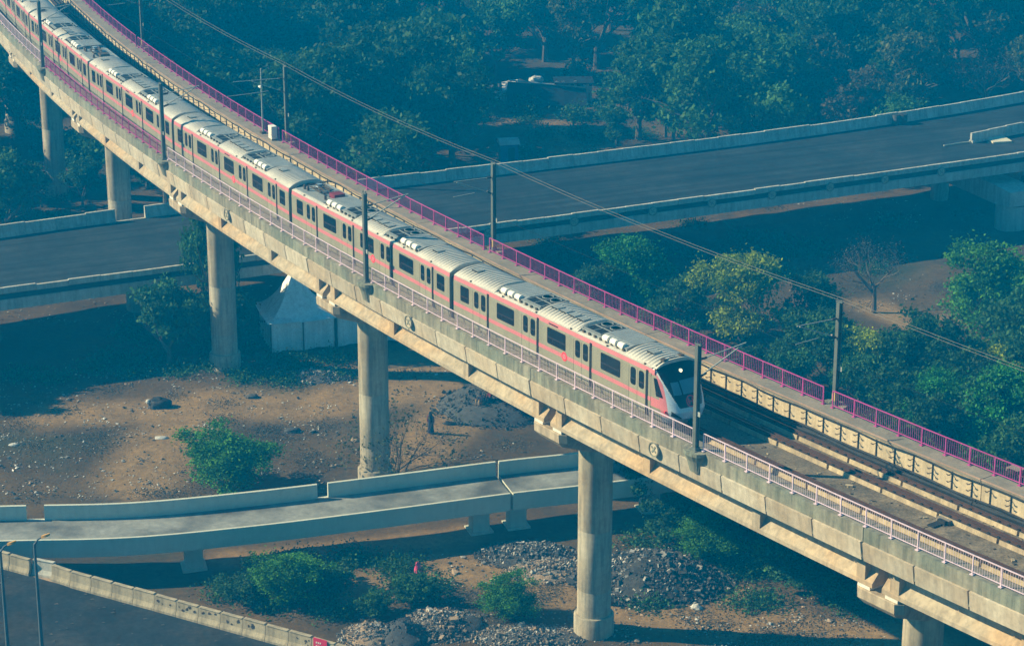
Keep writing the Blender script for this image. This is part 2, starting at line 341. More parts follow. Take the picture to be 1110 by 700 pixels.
# ------------------------------------------------------------------ metro viaduct
PIER = [201.3 + 3.18 * k for k in range(-2, 7)]
ORD = {-2: 'far off left', -1: 'beyond the upper left corner'}
def arcpoly(b, *a, **k): pass
def make_span(i, p0, p1, label):
    s0, s1 = S(p0) + 0.03, S(p1) - 0.03
    L = s1 - s0
    t = thing('viaduct_span', label, 'viaduct span', at((s0 + s1) / 2, 2.17, -0.6), group='spans of the metro viaduct')
    inv = Matrix.Translation(-t.location)
    def part(b, name, mat, smooth=False, parent=None):
        b.v = [tuple(Vector(q) - t.location) for q in b.v]
        return b.build(name, mat, parent or t, smooth)
    b = MB(); b.sweep([(-2.36, -0.42), (6.75, -0.42), (6.75, -0.75), (-2.36, -0.75)], s0, s1); part(b, 'deck_slab', m_deck)
    b = MB(); b.sweep([(-2.60, 0.77), (-1.60, 0.77), (-1.60, 0.62), (-2.37, 0.60), (-2.37, -0.80), (-2.58, -0.80), (-2.60, 0.60)], s0, s1); part(b, 'near_parapet', m_weath)
    b = MB(); b.sweep([(-2.36, 0.775), (-1.62, 0.775), (-1.62, 0.771), (-2.36, 0.771)], s0, s1); part(b, 'near_walkway', m_walk)
    b = MB(); b.sweep([(6.78, 1.0), (6.95, 1.0), (6.95, -0.95), (6.78, -0.95)], s0, s1)
    part(b, 'outer_wall', m_conc)
    b = MB(); b.sweep([(5.86, 1.02), (6.0, 1.02), (6.0, -0.415), (5.86, -0.415)], s0, s1); part(b, 'inner_wall', m_wall)
    b = MB(); b.sweep([(5.80, 1.20), (6.98, 1.20), (6.98, 1.03), (5.80, 1.03)], s0, s1); part(b, 'far_walkway', m_walk)
    b = MB(); b.sweep([(5.765, 1.22), (5.82, 1.22), (5.82, 1.203), (5.797, 1.203), (5.797, 1.15), (5.765, 1.15)], s0, s1); part(b, 'edge_nosing', m_nosing)
    n = 8
    for k in range(n):
        a0 = s0 + L * k / n + 0.05; a1 = s0 + L * (k + 1) / n - 0.05
        b = MB(); b.sweep([(-2.72, 0.03), (-2.605, 0.05), (-2.43, -0.95), (-2.56, -0.97)], a0, a1, 2); part(b, 'fascia_panel', m_panel)
    for gi, yc in enumerate((-0.72, 1.21, 3.14, 5.07)):
        b = MB(); e0, e1 = s0 + 0.28, s1 - 0.28
        prof = [(-.70, -2.95), (.70, -2.95), (.70, -2.72), (.28, -2.25), (.28, -1.15), (.72, -.98), (.72, -.755), (-.72, -.755), (-.72, -.98), (-.28, -1.15), (-.28, -2.25), (-.70, -2.72)]
        b.sweep([(yc + y, z) for y, z in prof], e0 + 0.02, e1 - 0.02)
        gd = part(b, 'girder', m_girder)
        if gi in (0, 3):
            for sa in (e0 + 0.55, e1 - 1.15, s0 + L / 3, s0 + 2 * L / 3):
                b = MB(); b.sweep([(yc - .69, -2.73), (yc - .69, -1.0), (yc - .2, -1.0), (yc - .2, -2.73)] if gi == 0 else [(yc + .2, -2.73), (yc + .2, -1.0), (yc + .69, -1.0), (yc + .69, -2.73)], sa, sa + 0.6)
                b.v = [tuple(Vector(q) - t.location) for q in b.v]; b.build('stiffener', m_girder, gd)
    # cable brackets on the inner wall
    k = int(L / 1.35)
    for q in range(k):
        sa = s0 + 0.6 + q * (L - 1.2) / (k - 1)
        b = MB(); m = frame(sa, 5.86, 0)
        b.box((0, -0.035, 0.42), (0.045, 0.05, 1.1), m)
        for zz in (0.78 + random.uniform(-.05, .05), 0.42 + random.uniform(-.05, .05)):
            if random.random() < 0.12: continue
            b.box((-0.0, -0.22, zz), (0.035, 0.30, 0.03), m); b.box((0.0, -0.33, zz + 0.03), (0.22, 0.03, 0.04), m)
        part(b, 'cable_bracket', m_brack)
    b = MB()
    for y, z, r in ((5.72, 1.0, 0.045), (5.30, 0.0, 0.10), (5.12, -0.25, 0.14), (5.45, -0.22, 0.16), (5.36, -0.10, 0.12), (5.62, -0.2, 0.15), (5.58, 0.08, 0.08)):
        pts = []
        for q in range(19):
            sa = s0 + L * q / 18; pts.append(at(sa, y + 0.05 * math.sin(sa * 1.3 + y * 9), z + 0.03 * math.sin(sa * 0.9 + z * 20)))
        b.tube(pts, r, 6)
    part(b, 'cable_bundle', m_cable, True)
    if i % 2 == 0:
        b = MB(); m = frame(s0 + L * 0.35, 5.1, -0.415); b.box((0, 0, 0.12), (1.3, 0.5, 0.22), m); part(b, 'cable_box', m_walk)
    return t
span_lbl = ['viaduct span in the far upper left corner, cut off by the frame', 'viaduct span at upper left carrying the rearmost visible carriages', 'viaduct span resting on the two farthest visible piers',
            'viaduct span crossing above the far edge of the wide road', 'viaduct span above the wide road and white tent', 'viaduct span above the earth field, carrying the second carriage',
            'viaduct span under the leading carriage and its black cab front', 'viaduct span with empty track at the lower right corner']
SPAN = []
for i in range(8): SPAN.append(make_span(i, PIER[i], PIER[i + 1], span_lbl[i]))

pier_lbl = {0: 'round concrete pier far out at the left, farthest of the row', 1: 'round concrete pier out of sight at upper left', 2: 'farthest visible round pier, among trees at the left edge', 3: 'round pier rising behind the far parapet of the wide road',
            4: 'round pier with thick collar standing in the earth field left of the tent', 5: 'round pier with streaked column beside a dry leafless shrub', 6: 'tallest looking round pier in front of the slim ramp at the bottom', 7: 'round pier with rust stains cut off at the bottom right'}
def make_pier(phi, label):
    s = S(phi); c = at(s, 2.17, 0); c.z = 0
    t = thing('viaduct_pier', label, 'pier', c, group='piers of the metro viaduct')
    m = frame(s, 2.17, 0); m = Matrix.Translation(-c) @ m
    b = MB(); b.lathe((0, 0, 0), [(1.04, -0.6), (1.04, 3.0), (1.032, 3.02), (1.032, 3.06), (1.04, 3.08), (1.04, 7.0), (1.032, 7.02), (1.032, 7.06), (1.04, 7.08), (1.04, 12.6)], 40)
    b.build('column', m_pier, t, True)
    b = MB(); b.lathe((0, 0, 0), [(1.24, -0.6), (1.24, 1.28), (1.18, 1.36), (1.045, 1.37)], 40); b.build('collar', m_pier, t, True)
    b = MB()
    def ring(hx, hy, z, ch):
        return [m @ Vector((x, y, z)) for x, y in ((hx, -hy + ch), (hx, hy - ch), (hx - ch, hy), (-hx + ch, hy), (-hx, hy - ch), (-hx, -hy + ch), (-hx + ch, -hy), (hx - ch, -hy))]
    b.loft([ring(1.15, 1.3, -4.95, 0.3), ring(1.25, 1.9, -4.7, 0.35), ring(1.45, 3.3, -4.1, 0.35), ring(1.62, 3.62, -3.75, 0.35), ring(1.62, 3.65, -3.22, 0.35), ring(1.58, 3.61, -3.18, 0.35)])
    b.build('pier_cap', m_conc, t)
    for yc in (-0.72, 1.21, 3.14, 5.07):
        for sx in (-0.95, 0.95):
            b = MB(); b.box((sx, yc - 2.17 - 0.02, -3.065), (0.85, 1.25, 0.215), m); b.build('bearing_pedestal', m_pad, t)
for i in range(8): make_pier(PIER[i], pier_lbl[i])

# tracks
SEND = S(PIER[8])
def make_track(yc, s0, label):
    t = thing('railway_track', label, 'railway track', at(S(214), yc, -0.42))
    def part(b, name, mat, sm_=False, parent=None):
        b.v = [tuple(Vector(q) - t.location) for q in b.v]; return b.build(name, mat, parent or t, sm_)
    for y in (-0.7525, 0.7525):
        b = MB(); prof = [(-.07, -.17), (.07, -.17), (.07, -.14), (.012, -.12), (.012, -.04), (.036, -.025), (.036, 0), (-.036, 0), (-.036, -.025), (-.012, -.04), (-.012, -.12), (-.07, -.14)]
        b.sweep([(yc + y + a, z) for a, z in prof], s0, SEND, 2.0); rl = part(b, 'rail', m_rail)
        b = MB(); b.sweep([(yc + y - .034, .004), (yc + y + .034, .004), (yc + y + .034, .001), (yc + y - .034, .001)], s0, SEND, 2.0); part(b, 'worn_head', m_railtop, parent=rl)
        b = MB(); b.sweep([(yc + y - .21, -.168), (yc + y + .21, -.168), (yc + y + .21, -.172), (yc + y - .21, -.172)], s0, SEND, 2.0); part(b, 'stained_bed', m_stain, parent=rl)
        b = MB(); sa = s0
        while sa < SEND: b.box((0, 0, -0.15), (0.16, 0.30, 0.07), frame(sa, yc + y, 0)); sa += 0.65
        tag(part(b, 'rail_fastenings', m_cable, parent=rl), kind='stuff')
        sa = s0
        while sa < SEND - 1:
            e = min(sa + 3.85, SEND)
            b = MB(); b.sweep([(yc + y - .28, -.418), (yc + y + .28, -.418), (yc + y + .24, -.175), (yc + y - .24, -.175)], sa, e, 2.0); part(b, 'plinth', m_plinth)
            sa = e + 0.16
    b = MB()   # guard rail beside the inner running rail
    gy = yc + (-0.52 if yc > 2 else 0.96)
    b.sweep([(gy - .03, -.17), (gy + .03, -.17), (gy + .03, .01), (gy - .03, .01)], s0, SEND, 2.0); part(b, 'guard_rail', m_rail)
    return t
make_track(0.0, S(209.9), 'near railway track, partly under the train and empty ahead of it')
make_track(4.24, S(PIER[0]), 'far railway track running empty beside the train')

# masts ---------------------------------------------------------------
def sphi(u, v, y, zz):
    p = g(u, v, HR + zz); a = math.degrees(math.atan2(p.y - CY, p.x - CX)) % 360
    return S(a)
def stub(name): pass
NEAR_M = [sphi(754, 487, -2.6, 0.8), sphi(397, 305, -2.6, 0.8), sphi(181, 172, -2.6, 0.8), sphi(49, 72, -2.6, 0.8)]
FAR_M = [sphi(907, 437, 7.2, 1.2), sphi(538.5, 270, 7.2, 1.2), sphi(309, 153, 7.2, 1.2), sphi(164, 50, 7.2, 1.2)]
def hbeam(b, h, w_=0.24, d=0.24, m=None):
    b.box((0, -d / 2, h / 2), (w_, 0.03, h), m); b.box((0, d / 2, h / 2), (w_, 0.03, h), m); b.box((0, 0, h / 2), (0.03, d - 0.032, h), m)
MASTOP = {}
def make_mast(s, y, z, inward, label, group):
    m = frame(s, y, z)
    t = thing('catenary_mast', label, 'mast', mtx=m, group=group)
    H = 5.9
    b = MB(); hbeam(b, H); b.build('pole', m_steel, t)
    b = MB(); b.box((0, 0, 0.02), (0.5, 0.5, 0.04)); b.box((0, 0, 0.10), (0.34, 0.34, 0.12)); b.build('base_plate', m_steel, t)
    b = MB(); b.box((0.18, -0.05 * inward, 2.1), (0.36, 0.03, 0.26)); b.build('number_plate', m_tube, t)
    if inward > 0: # near side
        arm = MB(); arm.tube([(0, 0.12, 5.05), (0.35, 3.0, 5.5)], 0.035, 6); arm.build('cantilever_tube', m_tube, t)
        arm = MB(); arm.tube([(0, 0.12, 4.1), (0.35, 2.75, 5.42)], 0.04, 6); arm.build('cantilever_strut', m_tube, t)
        arm = MB(); arm.tube([(0.2, 1.5, 4.75), (0.2, 2.6, 4.62)], 0.02, 6); arm.tube([(0.2, 1.45, 4.9), (0.2, 1.5, 4.72)], 0.02, 6); arm.build('registration_arm', m_tube, t)
        for z0, z1 in ((5.05, 5.12), (4.1, 4.26)):
            q = MB(); q.tube([(0.01, 0.2, z0 + 0.02), (0.05, 0.55, z1 - 0.02)], 0.07, 8); q.build('insulator', m_insul, t)
    else:
        arm = MB(); arm.tube([(0, -0.12, 5.0), (-0.2, -2.9, 5.05)], 0.03, 6); arm.build('cantilever_tube', m_tube, t)
        arm = MB(); arm.tube([(0, -0.12, 3.9), (-0.2, -2.7, 4.98)], 0.03, 6); arm.build('cantilever_strut', m_tube, t)
        arm = MB(); arm.tube([(-0.1, -1.4, 4.1), (-0.15, -3.0, 4.05)], 0.02, 6); arm.build('registration_arm', m_tube, t)
        for z0, z1 in ((5.0, 5.0), (3.9, 4.1)):
            q = MB(); q.tube([(0, -0.2, z0), (-0.02, -0.5, z1)], 0.07, 8); q.build('insulator', m_insul, t)
        q = MB(); q.box((0, 0, 0.45), (0.26, 0.28, 0.5)); q.build('painted_foot', m_yel, t)
    q = MB(); q.box((0, 0, H + 0.03), (0.5, 0.12, 0.06)); q.tube([(-0.18, 0, H + .06), (-0.18, 0, H + .2)], 0.03, 6); q.tube([(0.18, 0, H + .06), (0.18, 0, H + .2)], 0.03, 6); q.build('wire_bracket', m_steel, t)
    # corbel carrying the mast belongs to the span below; kept with the mast as its footing
    q = MB(); sg = -1 if inward > 0 else 1
    prof = [(0.35, -0.02), (0.35, -0.16), (0.0, -0.16)]
    rings = []
    for k in range(9):
        a = math.pi * k / 8; xx = 0.78 * math.cos(a); rr = 0.72 * math.sin(a)
        rings.append([Vector((xx, sg * (0.02 + rr * 0.72), -0.005)), Vector((xx, sg * (0.02 + rr * 0.72), -0.2)), Vector((xx * 0.75, sg * (0.02 + rr * 0.45), -0.55)), Vector((xx * 0.5, sg * (0.02 + rr * 0.15), -1.25)), Vector((xx * 0.5, -sg * 0.06, -1.25)), Vector((xx, -sg * 0.06, -0.005))])
    q.loft(rings); q.build('concrete_corbel', m_weath, t)
    return t
nl = ['dark steel mast standing in front of the cab of the train', 'dark steel mast in front of the second carriage, above the white tent', 'dark steel mast at the railing above the third visible pier', 'dark steel mast near the upper left corner']
fl = ['grey steel mast behind the far railing, right of the train front', 'grey steel mast behind the far railing in the middle, before the wide road', 'grey steel mast behind the far railing beside the white cabinet', 'grey steel mast cut by the top edge of the picture']
for s_, l in zip(NEAR_M, nl): make_mast(s_, -2.64, 0.78, 1, l, 'masts on the near side of the viaduct')
for s_, l in zip(FAR_M, fl): make_mast(s_, 7.25, 1.21, -1, l, 'masts on the far side of the viaduct')
# thin pole and cabinet on the far walkway
mp = frame(sphi(284.4, 144, 6.4, 1.25), 6.45, 1.21)
t = thing('thin_pole', 'thin pale pole beside the white cabinet on the far walkway', 'pole', mtx=mp)
b = MB(); b.tube([(0, 0, 0), (0, 0, 5.2)], [0.09, 0.06], 8); b.build('shaft', m_tube, t, True)
b = MB(); b.box((-0.25, 0, 3.7), (0.4, 0.2, 0.12)); b.build('lamp_head', m_white, t)
b = MB(); b.tube([(0, 0, 4.3), (-0.3, -2.2, 4.3)], 0.025, 6); b.tube([(0, 0, 3.3), (-0.3, -2.9, 3.2)], 0.025, 6); b.build('cross_tube', m_tube, t)
b = MB(); b.box((0, 0, 0.08), (0.4, 0.4, 0.16)); b.build('foot', m_brack, t)
mp = frame(sphi(293, 151, 6.4, 1.25), 6.4, 1.21)
t = thing('equipment_cabinet', 'small white cabinet on the far walkway of the viaduct', 'cabinet', mtx=mp)
b = MB(); b.box((0, 0, 0.6), (0.7, 0.45, 1.0)); b.build('case', m_white, t)
b = MB(); b.box((0, -0.235, 0.6), (0.56, 0.02, 0.84)); b.build('door', m_white, t)
b = MB(); b.box((0, 0, 0.05), (0.76, 0.5, 0.1)); b.build('plinth', m_walk, t)

# railings --------------------------------------------------------------
def make_railing(y, z, s0, s1, mat, label, group):
    o = at((s0 + s1) / 2, y, z)
    t = thing('railing', label, 'railing', o, group=group)
    def part(b, name, parent=None):
        b.v = [tuple(Vector(q) - o) for q in b.v]; return b.build(name, mat, parent or t)
    n = max(2, int(round((s1 - s0) / 1.75)))
    ss = [s0 + 0.08 + (s1 - s0 - 0.16) * k / n for k in range(n + 1)]
    for nm, zz, h in (('handrail', 1.0, .05), ('bottom_rail', 0.16, .04)):
        b = MB(); b.sweep([(y - h / 2, z + zz - h / 2), (y + h / 2, z + zz - h / 2), (y + h / 2, z + zz + h / 2), (y - h / 2, z + zz + h / 2)], ss[0], ss[-1], 1.75); part(b, nm)
    for q in ss:
        b = MB(); m = frame(q, y, z); b.box((0, 0, 0.5), (0.06, 0.06, 1.0), m); b.box((0, 0, 0.02), (0.2, 0.2, 0.04), m); part(b, 'post')
    b = MB(); q = ss[0] + 0.15
    while q < ss[-1]:
        b.box((0, 0, 0.52), (0.013, 0.013, 0.82), frame(q, y, z)); q += 0.15
    tag(part(b, 'balusters'), kind='stuff')
SL, SR = S(PIER[0]), SEND
def cuts(ms, lo, hi):
    e = sorted(ms); e = [lo] + e + [hi]; return [(a + (0.30 if i else 0), c - (0.30 if i < len(e) - 2 else 0)) for i, (a, c) in enumerate(zip(e, e[1:]))]
nr = ['pale railing at the extreme upper left, left of the leftmost mast', 'purple railing on the near edge between the two upper left masts', 'pale lilac railing on the near edge beside the second and third carriages', 'pale lilac railing on the near edge beside the leading carriage', 'pale lilac railing on the near edge right of the mast by the cab']
for (a, c), l, m_ in zip(cuts(NEAR_M, SL, SR), nr, (m_lilac, m_purple, m_lilac, m_lilac, m_lilac)): make_railing(-2.42, 0.78, a, c, m_, l, 'railing panels on the near edge of the viaduct')
fr = ['lilac railing on the far edge at the very top left', 'purple railing on the far edge left of the white cabinet', 'purple railing on the far edge behind the second and third carriages', 'magenta railing on the far edge behind the leading carriage', 'magenta railing on the far edge at right, beyond the empty tracks']
for (a, c), l, m_ in zip(cuts(FAR_M, SL, SR), fr, (m_purple, m_purple, m_purple, m_purple, m_purple)): make_railing(6.72, 1.2, a, c, m_, l, 'railing panels on the far edge of the viaduct')

# junction boxes lying on the deck between the rails
for (u, v), l in (((1021, 566), 'grey junction box and dark plate on the track deck near the lower right railing'), ((1096, 512), 'small dark topped box on the track bed beyond the far rails at right')):
    p = g(u, v, HR - 0.40); yy = RAD - math.hypot(p.x - CX, p.y - CY); a = math.degrees(math.atan2(p.y - CY, p.x - CX)) % 360
    t = thing('junction_box', l, 'box', mtx=frame(S(a), yy, -0.418), group=None)
    b = MB(); b.box((0, 0.3, 0.10), (0.8, 0.55, 0.20)); b.build('case', m_walk, t)
    b = MB(); b.box((0, -0.45, 0.04), (0.45, 0.8, 0.06)); b.box((0.1, -0.1, 0.12), (0.5, 0.2, 0.2)); b.build('dark_plate', m_cable, t)
rs = np.random.RandomState(40); b = MB()
for _ in range(520):
    q = frame(rs.uniform(S(214.6), SEND), rs.choice([rs.uniform(1.2, 3.1), rs.uniform(-1.5, -.3), rs.uniform(3.8, 4.7)]), -0.412); s_ = rs.lognormal(0, .5) * .05
    b.box((0, 0, s_ * .2), (s_ * 2, s_, s_ * .5), q @ Matrix.Rotation(rs.uniform(0, 6), 4, 'Z'), rs.randint(3))
tag(b.build('track_debris', [m_brack, m_chunk, m_plinth] if 'm_chunk' in globals() else m_brack), kind='stuff')

# round medallions on the fascia
def medallion(mtx, r, parent_label, group):
    t = thing('round_medallion', parent_label, 'emblem', mtx=mtx, group=group)
    b = MB(); b.loft([[Vector((r * math.cos(a * math.pi / 14), zz, r * math.sin(a * math.pi / 14))) for a in range(28)] for zz in (0.0, -0.06)]); b.build('disc', m_panel, t)
    b = MB(); ring = []
    for zz, rr in ((-0.06, r), (-0.10, r), (-0.10, r * .84), (-0.061, r * .84)):
        ring.append([Vector((rr * math.cos(a * math.pi / 14), zz, rr * math.sin(a * math.pi / 14))) for a in range(28)])
    b.loft(ring, True, False); b.build('rim', m_weath, t)
    b = MB(); b.box((0, -0.075, 0), (r * 1.1, 0.025, 0.09), Matrix.Rotation(R(35), 4, 'Y')); b.box((0, -0.079, 0), (0.09, 0.025, r * 1.1), Matrix.Rotation(R(35), 4, 'Y')); b.build('raised_mark', m_weath, t)
    return t
for (u, v), l in (((719, 483), 'round concrete medallion on the viaduct fascia below the cab'), ((452, 346), 'round concrete medallion on the viaduct fascia under the second carriage'), ((253, 231), 'round concrete medallion on the fascia above the earth field pier')):
    s_ = sphi(u, v, -2.7, -0.2)
    medallion(frame(s_, -2.74, -0.25), 0.42, l, 'medallions on the viaduct fascia')

# wires -----------------------------------------------------------------
def wire(label, pts, r, group):
    b = MB(); b.tube(pts, r, 5, cap=False); o = b.build('overhead_wire', m_wire if r > 0.006 else m_cable)
    tag(o, label, 'wire', group)
tops = sorted(FAR_M); allm = [tops[0] - 35.0] + tops + [tops[-1] + 34.9]
for k, (dx, l) in enumerate(((-0.18, 'overhead wire strung along the far mast tops, nearer of the pair'), (0.18, 'overhead wire strung along the far mast tops, farther of the pair'))):
    pts = []
    for a, c in zip(allm, allm[1:]):
        p, q = at(a, 7.25 + dx, 1.21 + 6.1), at(c, 7.25 + dx, 1.21 + 6.1)
        for i in range(8):
            f = i / 8; pts.append(p.lerp(q, f) - Vector((0, 0, 0.35 * 4 * f * (1 - f))))
    wire(l, pts, 0.010, 'feeder wires')
for ms, y, zc, l in ((sorted(NEAR_M), 0.3, 5.4, 'thin contact wire above the near track'), (sorted(FAR_M), 4.2, 5.2, 'thin contact wire above the far track')):
    al = [ms[0] - 35] + ms + [ms[-1] + 35]; pts = []
    for a, c in zip(al, al[1:]):
        p, q = at(a, y, zc), at(c, y, zc)
        for i in range(6): pts.append(p.lerp(q, i / 6))
    wire(l, pts, 0.005, 'contact wires')

# ------------------------------------------------------------------ metro train
CARL = 21.72
def rounded(cx, cz, w_, h, r, n=4):
    out = []
    for (sx, sz, a0) in ((1, 1, 0), (-1, 1, 90), (-1, -1, 180), (1, -1, 270)):
        for k in range(n + 1):
            a = R(a0 + 90 * k / n); out.append((cx + sx * (w_ / 2 - r) + r * math.cos(a), cz + sz * (h / 2 - r) + r * math.sin(a)))
    return out
def plate(b, out, y0, y1):
    b.loft([[Vector((x, y0, z)) for x, z in out], [Vector((x, y1, z)) for x, z in out]])
HB = [(1.22, 0.42), (1.36, 0.60), (1.45, 1.15), (1.45, 3.10), (1.40, 3.45)]
def roof_ring(x, apex, dz=0.0, hw=1.40):
    pts = []
    for k in range(17):
        a = -1 + 2 * k / 16; pts.append(Vector((x, a * hw, 3.45 + dz + (apex - 3.45 - dz) * (1 - abs(a) ** 2.6))))
    return pts
def make_car(kind, label):
    t = thing('metro_carriage', label, 'train carriage', group='carriages of the metro train')
    x0, x1 = 0.26, 0.26 + CARL
    front = kind == 'cab'
    xb = x1 - 1.75 if front else x1
    b = MB()
    ring = lambda x: [Vector((x, -y, z)) for y, z in HB] + [Vector((x, y, z)) for y, z in reversed(HB)]
    b.loft([ring(x0), ring(xb)]); b.build('body', m_body, t)
    b = MB(); b.box(((x0 + xb) / 2, 0, 0.3), (xb - x0 - 3, 2.2, 0.5)); 
    for bx in (x0 + 3.3, x1 - 4.2):
        for wx in (-1.1, 1.1):
            for sy in (-1, 1): b.tube([(bx + wx, sy * 0.66, 0.42), (bx + wx, sy * 0.80, 0.42)], 0.42, 20)
        b.box((bx, -0.95, 0.45), (3.2, 0.14, 0.22)); b.box((bx, 0.95, 0.45), (3.2, 0.14, 0.22))
    b.build('underframe', m_under, t)
    # livery
    for sy in (-1, 1):
        b = MB(); b.loft([[Vector((x, sy * yy, z)) for yy, z in ((1.457, 1.59), (1.457, 1.83), (1.44, 1.83), (1.44, 1.59))] for x in (x0 + 0.01, xb - 0.01)]); b.build('waist_stripe', m_pink, t)
        b = MB(); b.loft([[Vector((x, sy * yy, z)) for yy, z in ((1.450, 3.22), (1.406, 3.46), (1.39, 3.46), (1.43, 3.22))] for x in (x0 + 0.01, xb + (0.3 if front else -0.01))]); b.build('cornice_stripe', m_pink, t)
    dxs = [x0 + 2.95 + 5.27 * k for k in range(4)]
    for sy in (-1, 1):
        for dx in dxs:
            for lx in (-0.38, 0.38):
                b = MB(); plate(b, rounded(dx + lx, 1.93, 0.74, 2.30, 0.03), sy * 1.44, sy * 1.464); d = b.build('door', m_door, t)
                b = MB(); plate(b, rounded(dx + lx, 2.58, 0.50, 1.02, 0.16), sy * 1.455, sy * 1.470); f = b.build('window', m_black, d)
                b = MB(); plate(b, rounded(dx + lx, 2.58, 0.40, 0.92, 0.13), sy * 1.46, sy * 1.474); b.build('glass', m_glass, d)
                b = MB(); plate(b, rounded(dx + lx, 1.71, 0.74, 0.24, 0.01), sy * 1.455, sy * 1.469); b.build('stripe', m_pink, d)
            for sx in (-0.765, 0.0):
                b = MB(); b.box((dx + sx, sy * 1.452, 1.93), (0.03, 0.024, 2.3)); b.build('door_seam', m_black, t)
            b = MB(); b.box((dx + 0.87, sy * 1.455, 2.0), (0.18, 0.03, 2.62)); b.build('door_pocket', m_black, t)
        wins = [(dxs[k] + dxs[k + 1]) / 2 for k in range(3)]
        specs = [(x, 1.85) for x in wins] + [(x0 + 1.25, 0.95)] + ([] if front else [(x1 - 1.1, 0.95)])
        for wx, ww in specs:
            b = MB(); plate(b, rounded(wx + (0.12 if ww > 1 else 0), 2.56, ww, 1.0, 0.10), sy * 1.44, sy * 1.458); f = b.build('window', m_black, t)
            b = MB(); plate(b, rounded(wx + (0.12 if ww > 1 else 0), 2.56, ww - 0.09, 0.91, 0.08), sy * 1.45, sy * 1.462); b.build('glass', m_glass, f)
        b = MB(); b.box((wins[1] - 0.2, sy * 1.433, 3.28), (0.95, 0.022, 0.10), Matrix.Identity(4)); b.build('side_sign', m_black, t)
        b = MB(); cx_ = dxs[2] - 1.7
        plate(b, [(cx_ + 0.27 * math.cos(a * math.pi / 12), 1.72 + 0.27 * math.sin(a * math.pi / 12)) for a in range(24)], sy * 1.45, sy * 1.466); e = b.build('side_emblem', m_red, t)
        b = MB(); plate(b, [(cx_ + 0.17 * math.cos(a * math.pi / 12), 1.72 + 0.17 * math.sin(a * math.pi / 12)) for a in range(24)], sy * 1.46, sy * 1.470); b.build('emblem_centre', m_pink, e)
    # roof
    b = MB(); b.loft([[Vector((x, y, z)) for y, z in ((-1.40, 3.45), (-1.42, 3.50), (-1.25, 3.56), (1.25, 3.56), (1.42, 3.50), (1.40, 3.45))] for x in (x0, x1 - (1.75 if front else 0))]); rf = b.build('roof', m_roofw, t)
    secs = [(x0, x0 + 4.35, 1), (x0 + 8.85, x0 + 12.9, 4), (x0 + 17.4, x1 if not front else xb + 0.35, 1)]
    panto = {'p_rear': 0, 'p_front': 2}.get(kind, -1)
    for si, (a, c, nv) in enumerate(secs):
        if si == panto:
            continue
        rings = []; n = int((c - a) / 0.10)
        for k in range(n + 1):
            x = a + (c - a) * k / n
            dz = 0.0 if k % 3 else -0.10
            sc_ = 1.0
            rings.append([Vector((x, a_ * 1.36, 3.53 + (0.36 + dz) * (1 - abs(a_) ** 2.8) + 0.0)) for a_ in [-1 + 2 * q / 18 for q in range(19)]])
        n_ = len(rings[0])
        for r_ in rings: r_.append(Vector((r_[0].x, 1.2, 3.5))); r_.append(Vector((r_[0].x, -1.2, 3.5)))
        b = MB(); b.loft(rings); b.build('ribbed_roof_hood', m_roofw, rf)
        xm = (a + c) / 2
        for q in range(nv):
            xx = xm + (q - (nv - 1) / 2) * 0.85 + (0.0 if nv > 1 else (1.0 if si == 0 else -0.9) * 0.0)
            if nv == 1: xx = a + 1.1 if si == 2 and not front else (a + 1.4 if si == 2 else c - 3.2)
            b = MB(); b.box((xx, -0.35, 3.915), (0.62, 0.5, 0.10)); vt = b.build('roof_vent', m_roofg, rf)
            b = MB(); b.box((xx - 0.02, -0.62, 3.90), (0.58, 0.02, 0.07)); b.build('vent_slot', m_black, vt)
    # air conditioning units
    for ai, (a, dirn) in enumerate(((x0 + 4.45, 1), (x0 + 12.98, -1))):
        ln = 4.3
        X = lambda f: a + f * ln if dirn > 0 else a + (1 - f) * ln
        xs0, xs1 = sorted((X(0.0), X(0.60))); xg0, xg1 = sorted((X(0.60), X(1.0)))
        b = MB(); b.box(((xs0 + xg1) / 2 if dirn > 0 else (xg0 + xs1) / 2, 0, 3.66), (ln - 0.04, 2.15, 0.20)); ac = b.build('air_conditioner', m_roofg, t)
        b = MB(); nsl = 9
        for q in range(nsl):
            xx = xs0 + (xs1 - xs0) * (q + 0.5) / nsl
            pr = [(-1.0, 3.765), (-0.55, 3.86), (1.0, 3.80), (1.0, 3.765)]
            b.loft([[Vector((xx + e, y, z)) for y, z in pr] for e in (-0.13, 0.13)])
        b.build('slatted_cover', m_roofg, ac)
        b = MB(); b.box(((xg0 + xg1) / 2, 0, 3.775), (xg1 - xg0 - 0.1, 1.9, 0.03)); gr = b.build('fan_grille', m_black, ac)
        b = MB()
        for q in (0, 2, 4): b.box((xg0 + 0.08 + (xg1 - xg0 - 0.16) * q / 4, 0, 3.80), (0.05, 1.95, 0.03))
        for yy in (-0.95, -0.2, 0.95): b.box(((xg0 + xg1) / 2, yy, 3.808), (xg1 - xg0 - 0.1, 0.07, 0.03))
        for yy in (0.4,):
            for xx in (xg0 + 0.45, xg1 - 0.45):
                b.lathe((xx, yy, 3.79), [(0.36, 0), (0.36, 0.05), (0.32, 0.05), (0.32, 0.0)], 16)
        b.build('grille_frame', m_roofg, gr)
        for q in range(3):
            xx = xs0 + (xs1 - xs0) * (0.22 + 0.28 * q)
            b = MB(); b.tube([(xx - 0.24, -0.98, 3.74), (xx + 0.24, -0.98, 3.74)], 0.20, 14); b.build('white_air_inlet', m_white, ac)
        b = MB()
        for q in range(8):
            xx = a + 0.25 + q * 0.54; b.box((xx, -1.12, 3.62), (0.16, 0.12, 0.14))
        b.build('side_fixings', m_brack, ac)
    for q in range(6):
        b = MB(); b.box((x0 + 1.8 + q * 3.5, -1.36, 3.545), (0.10, 0.08, 0.10)); b.build('lifting_lug', m_brack, rf)
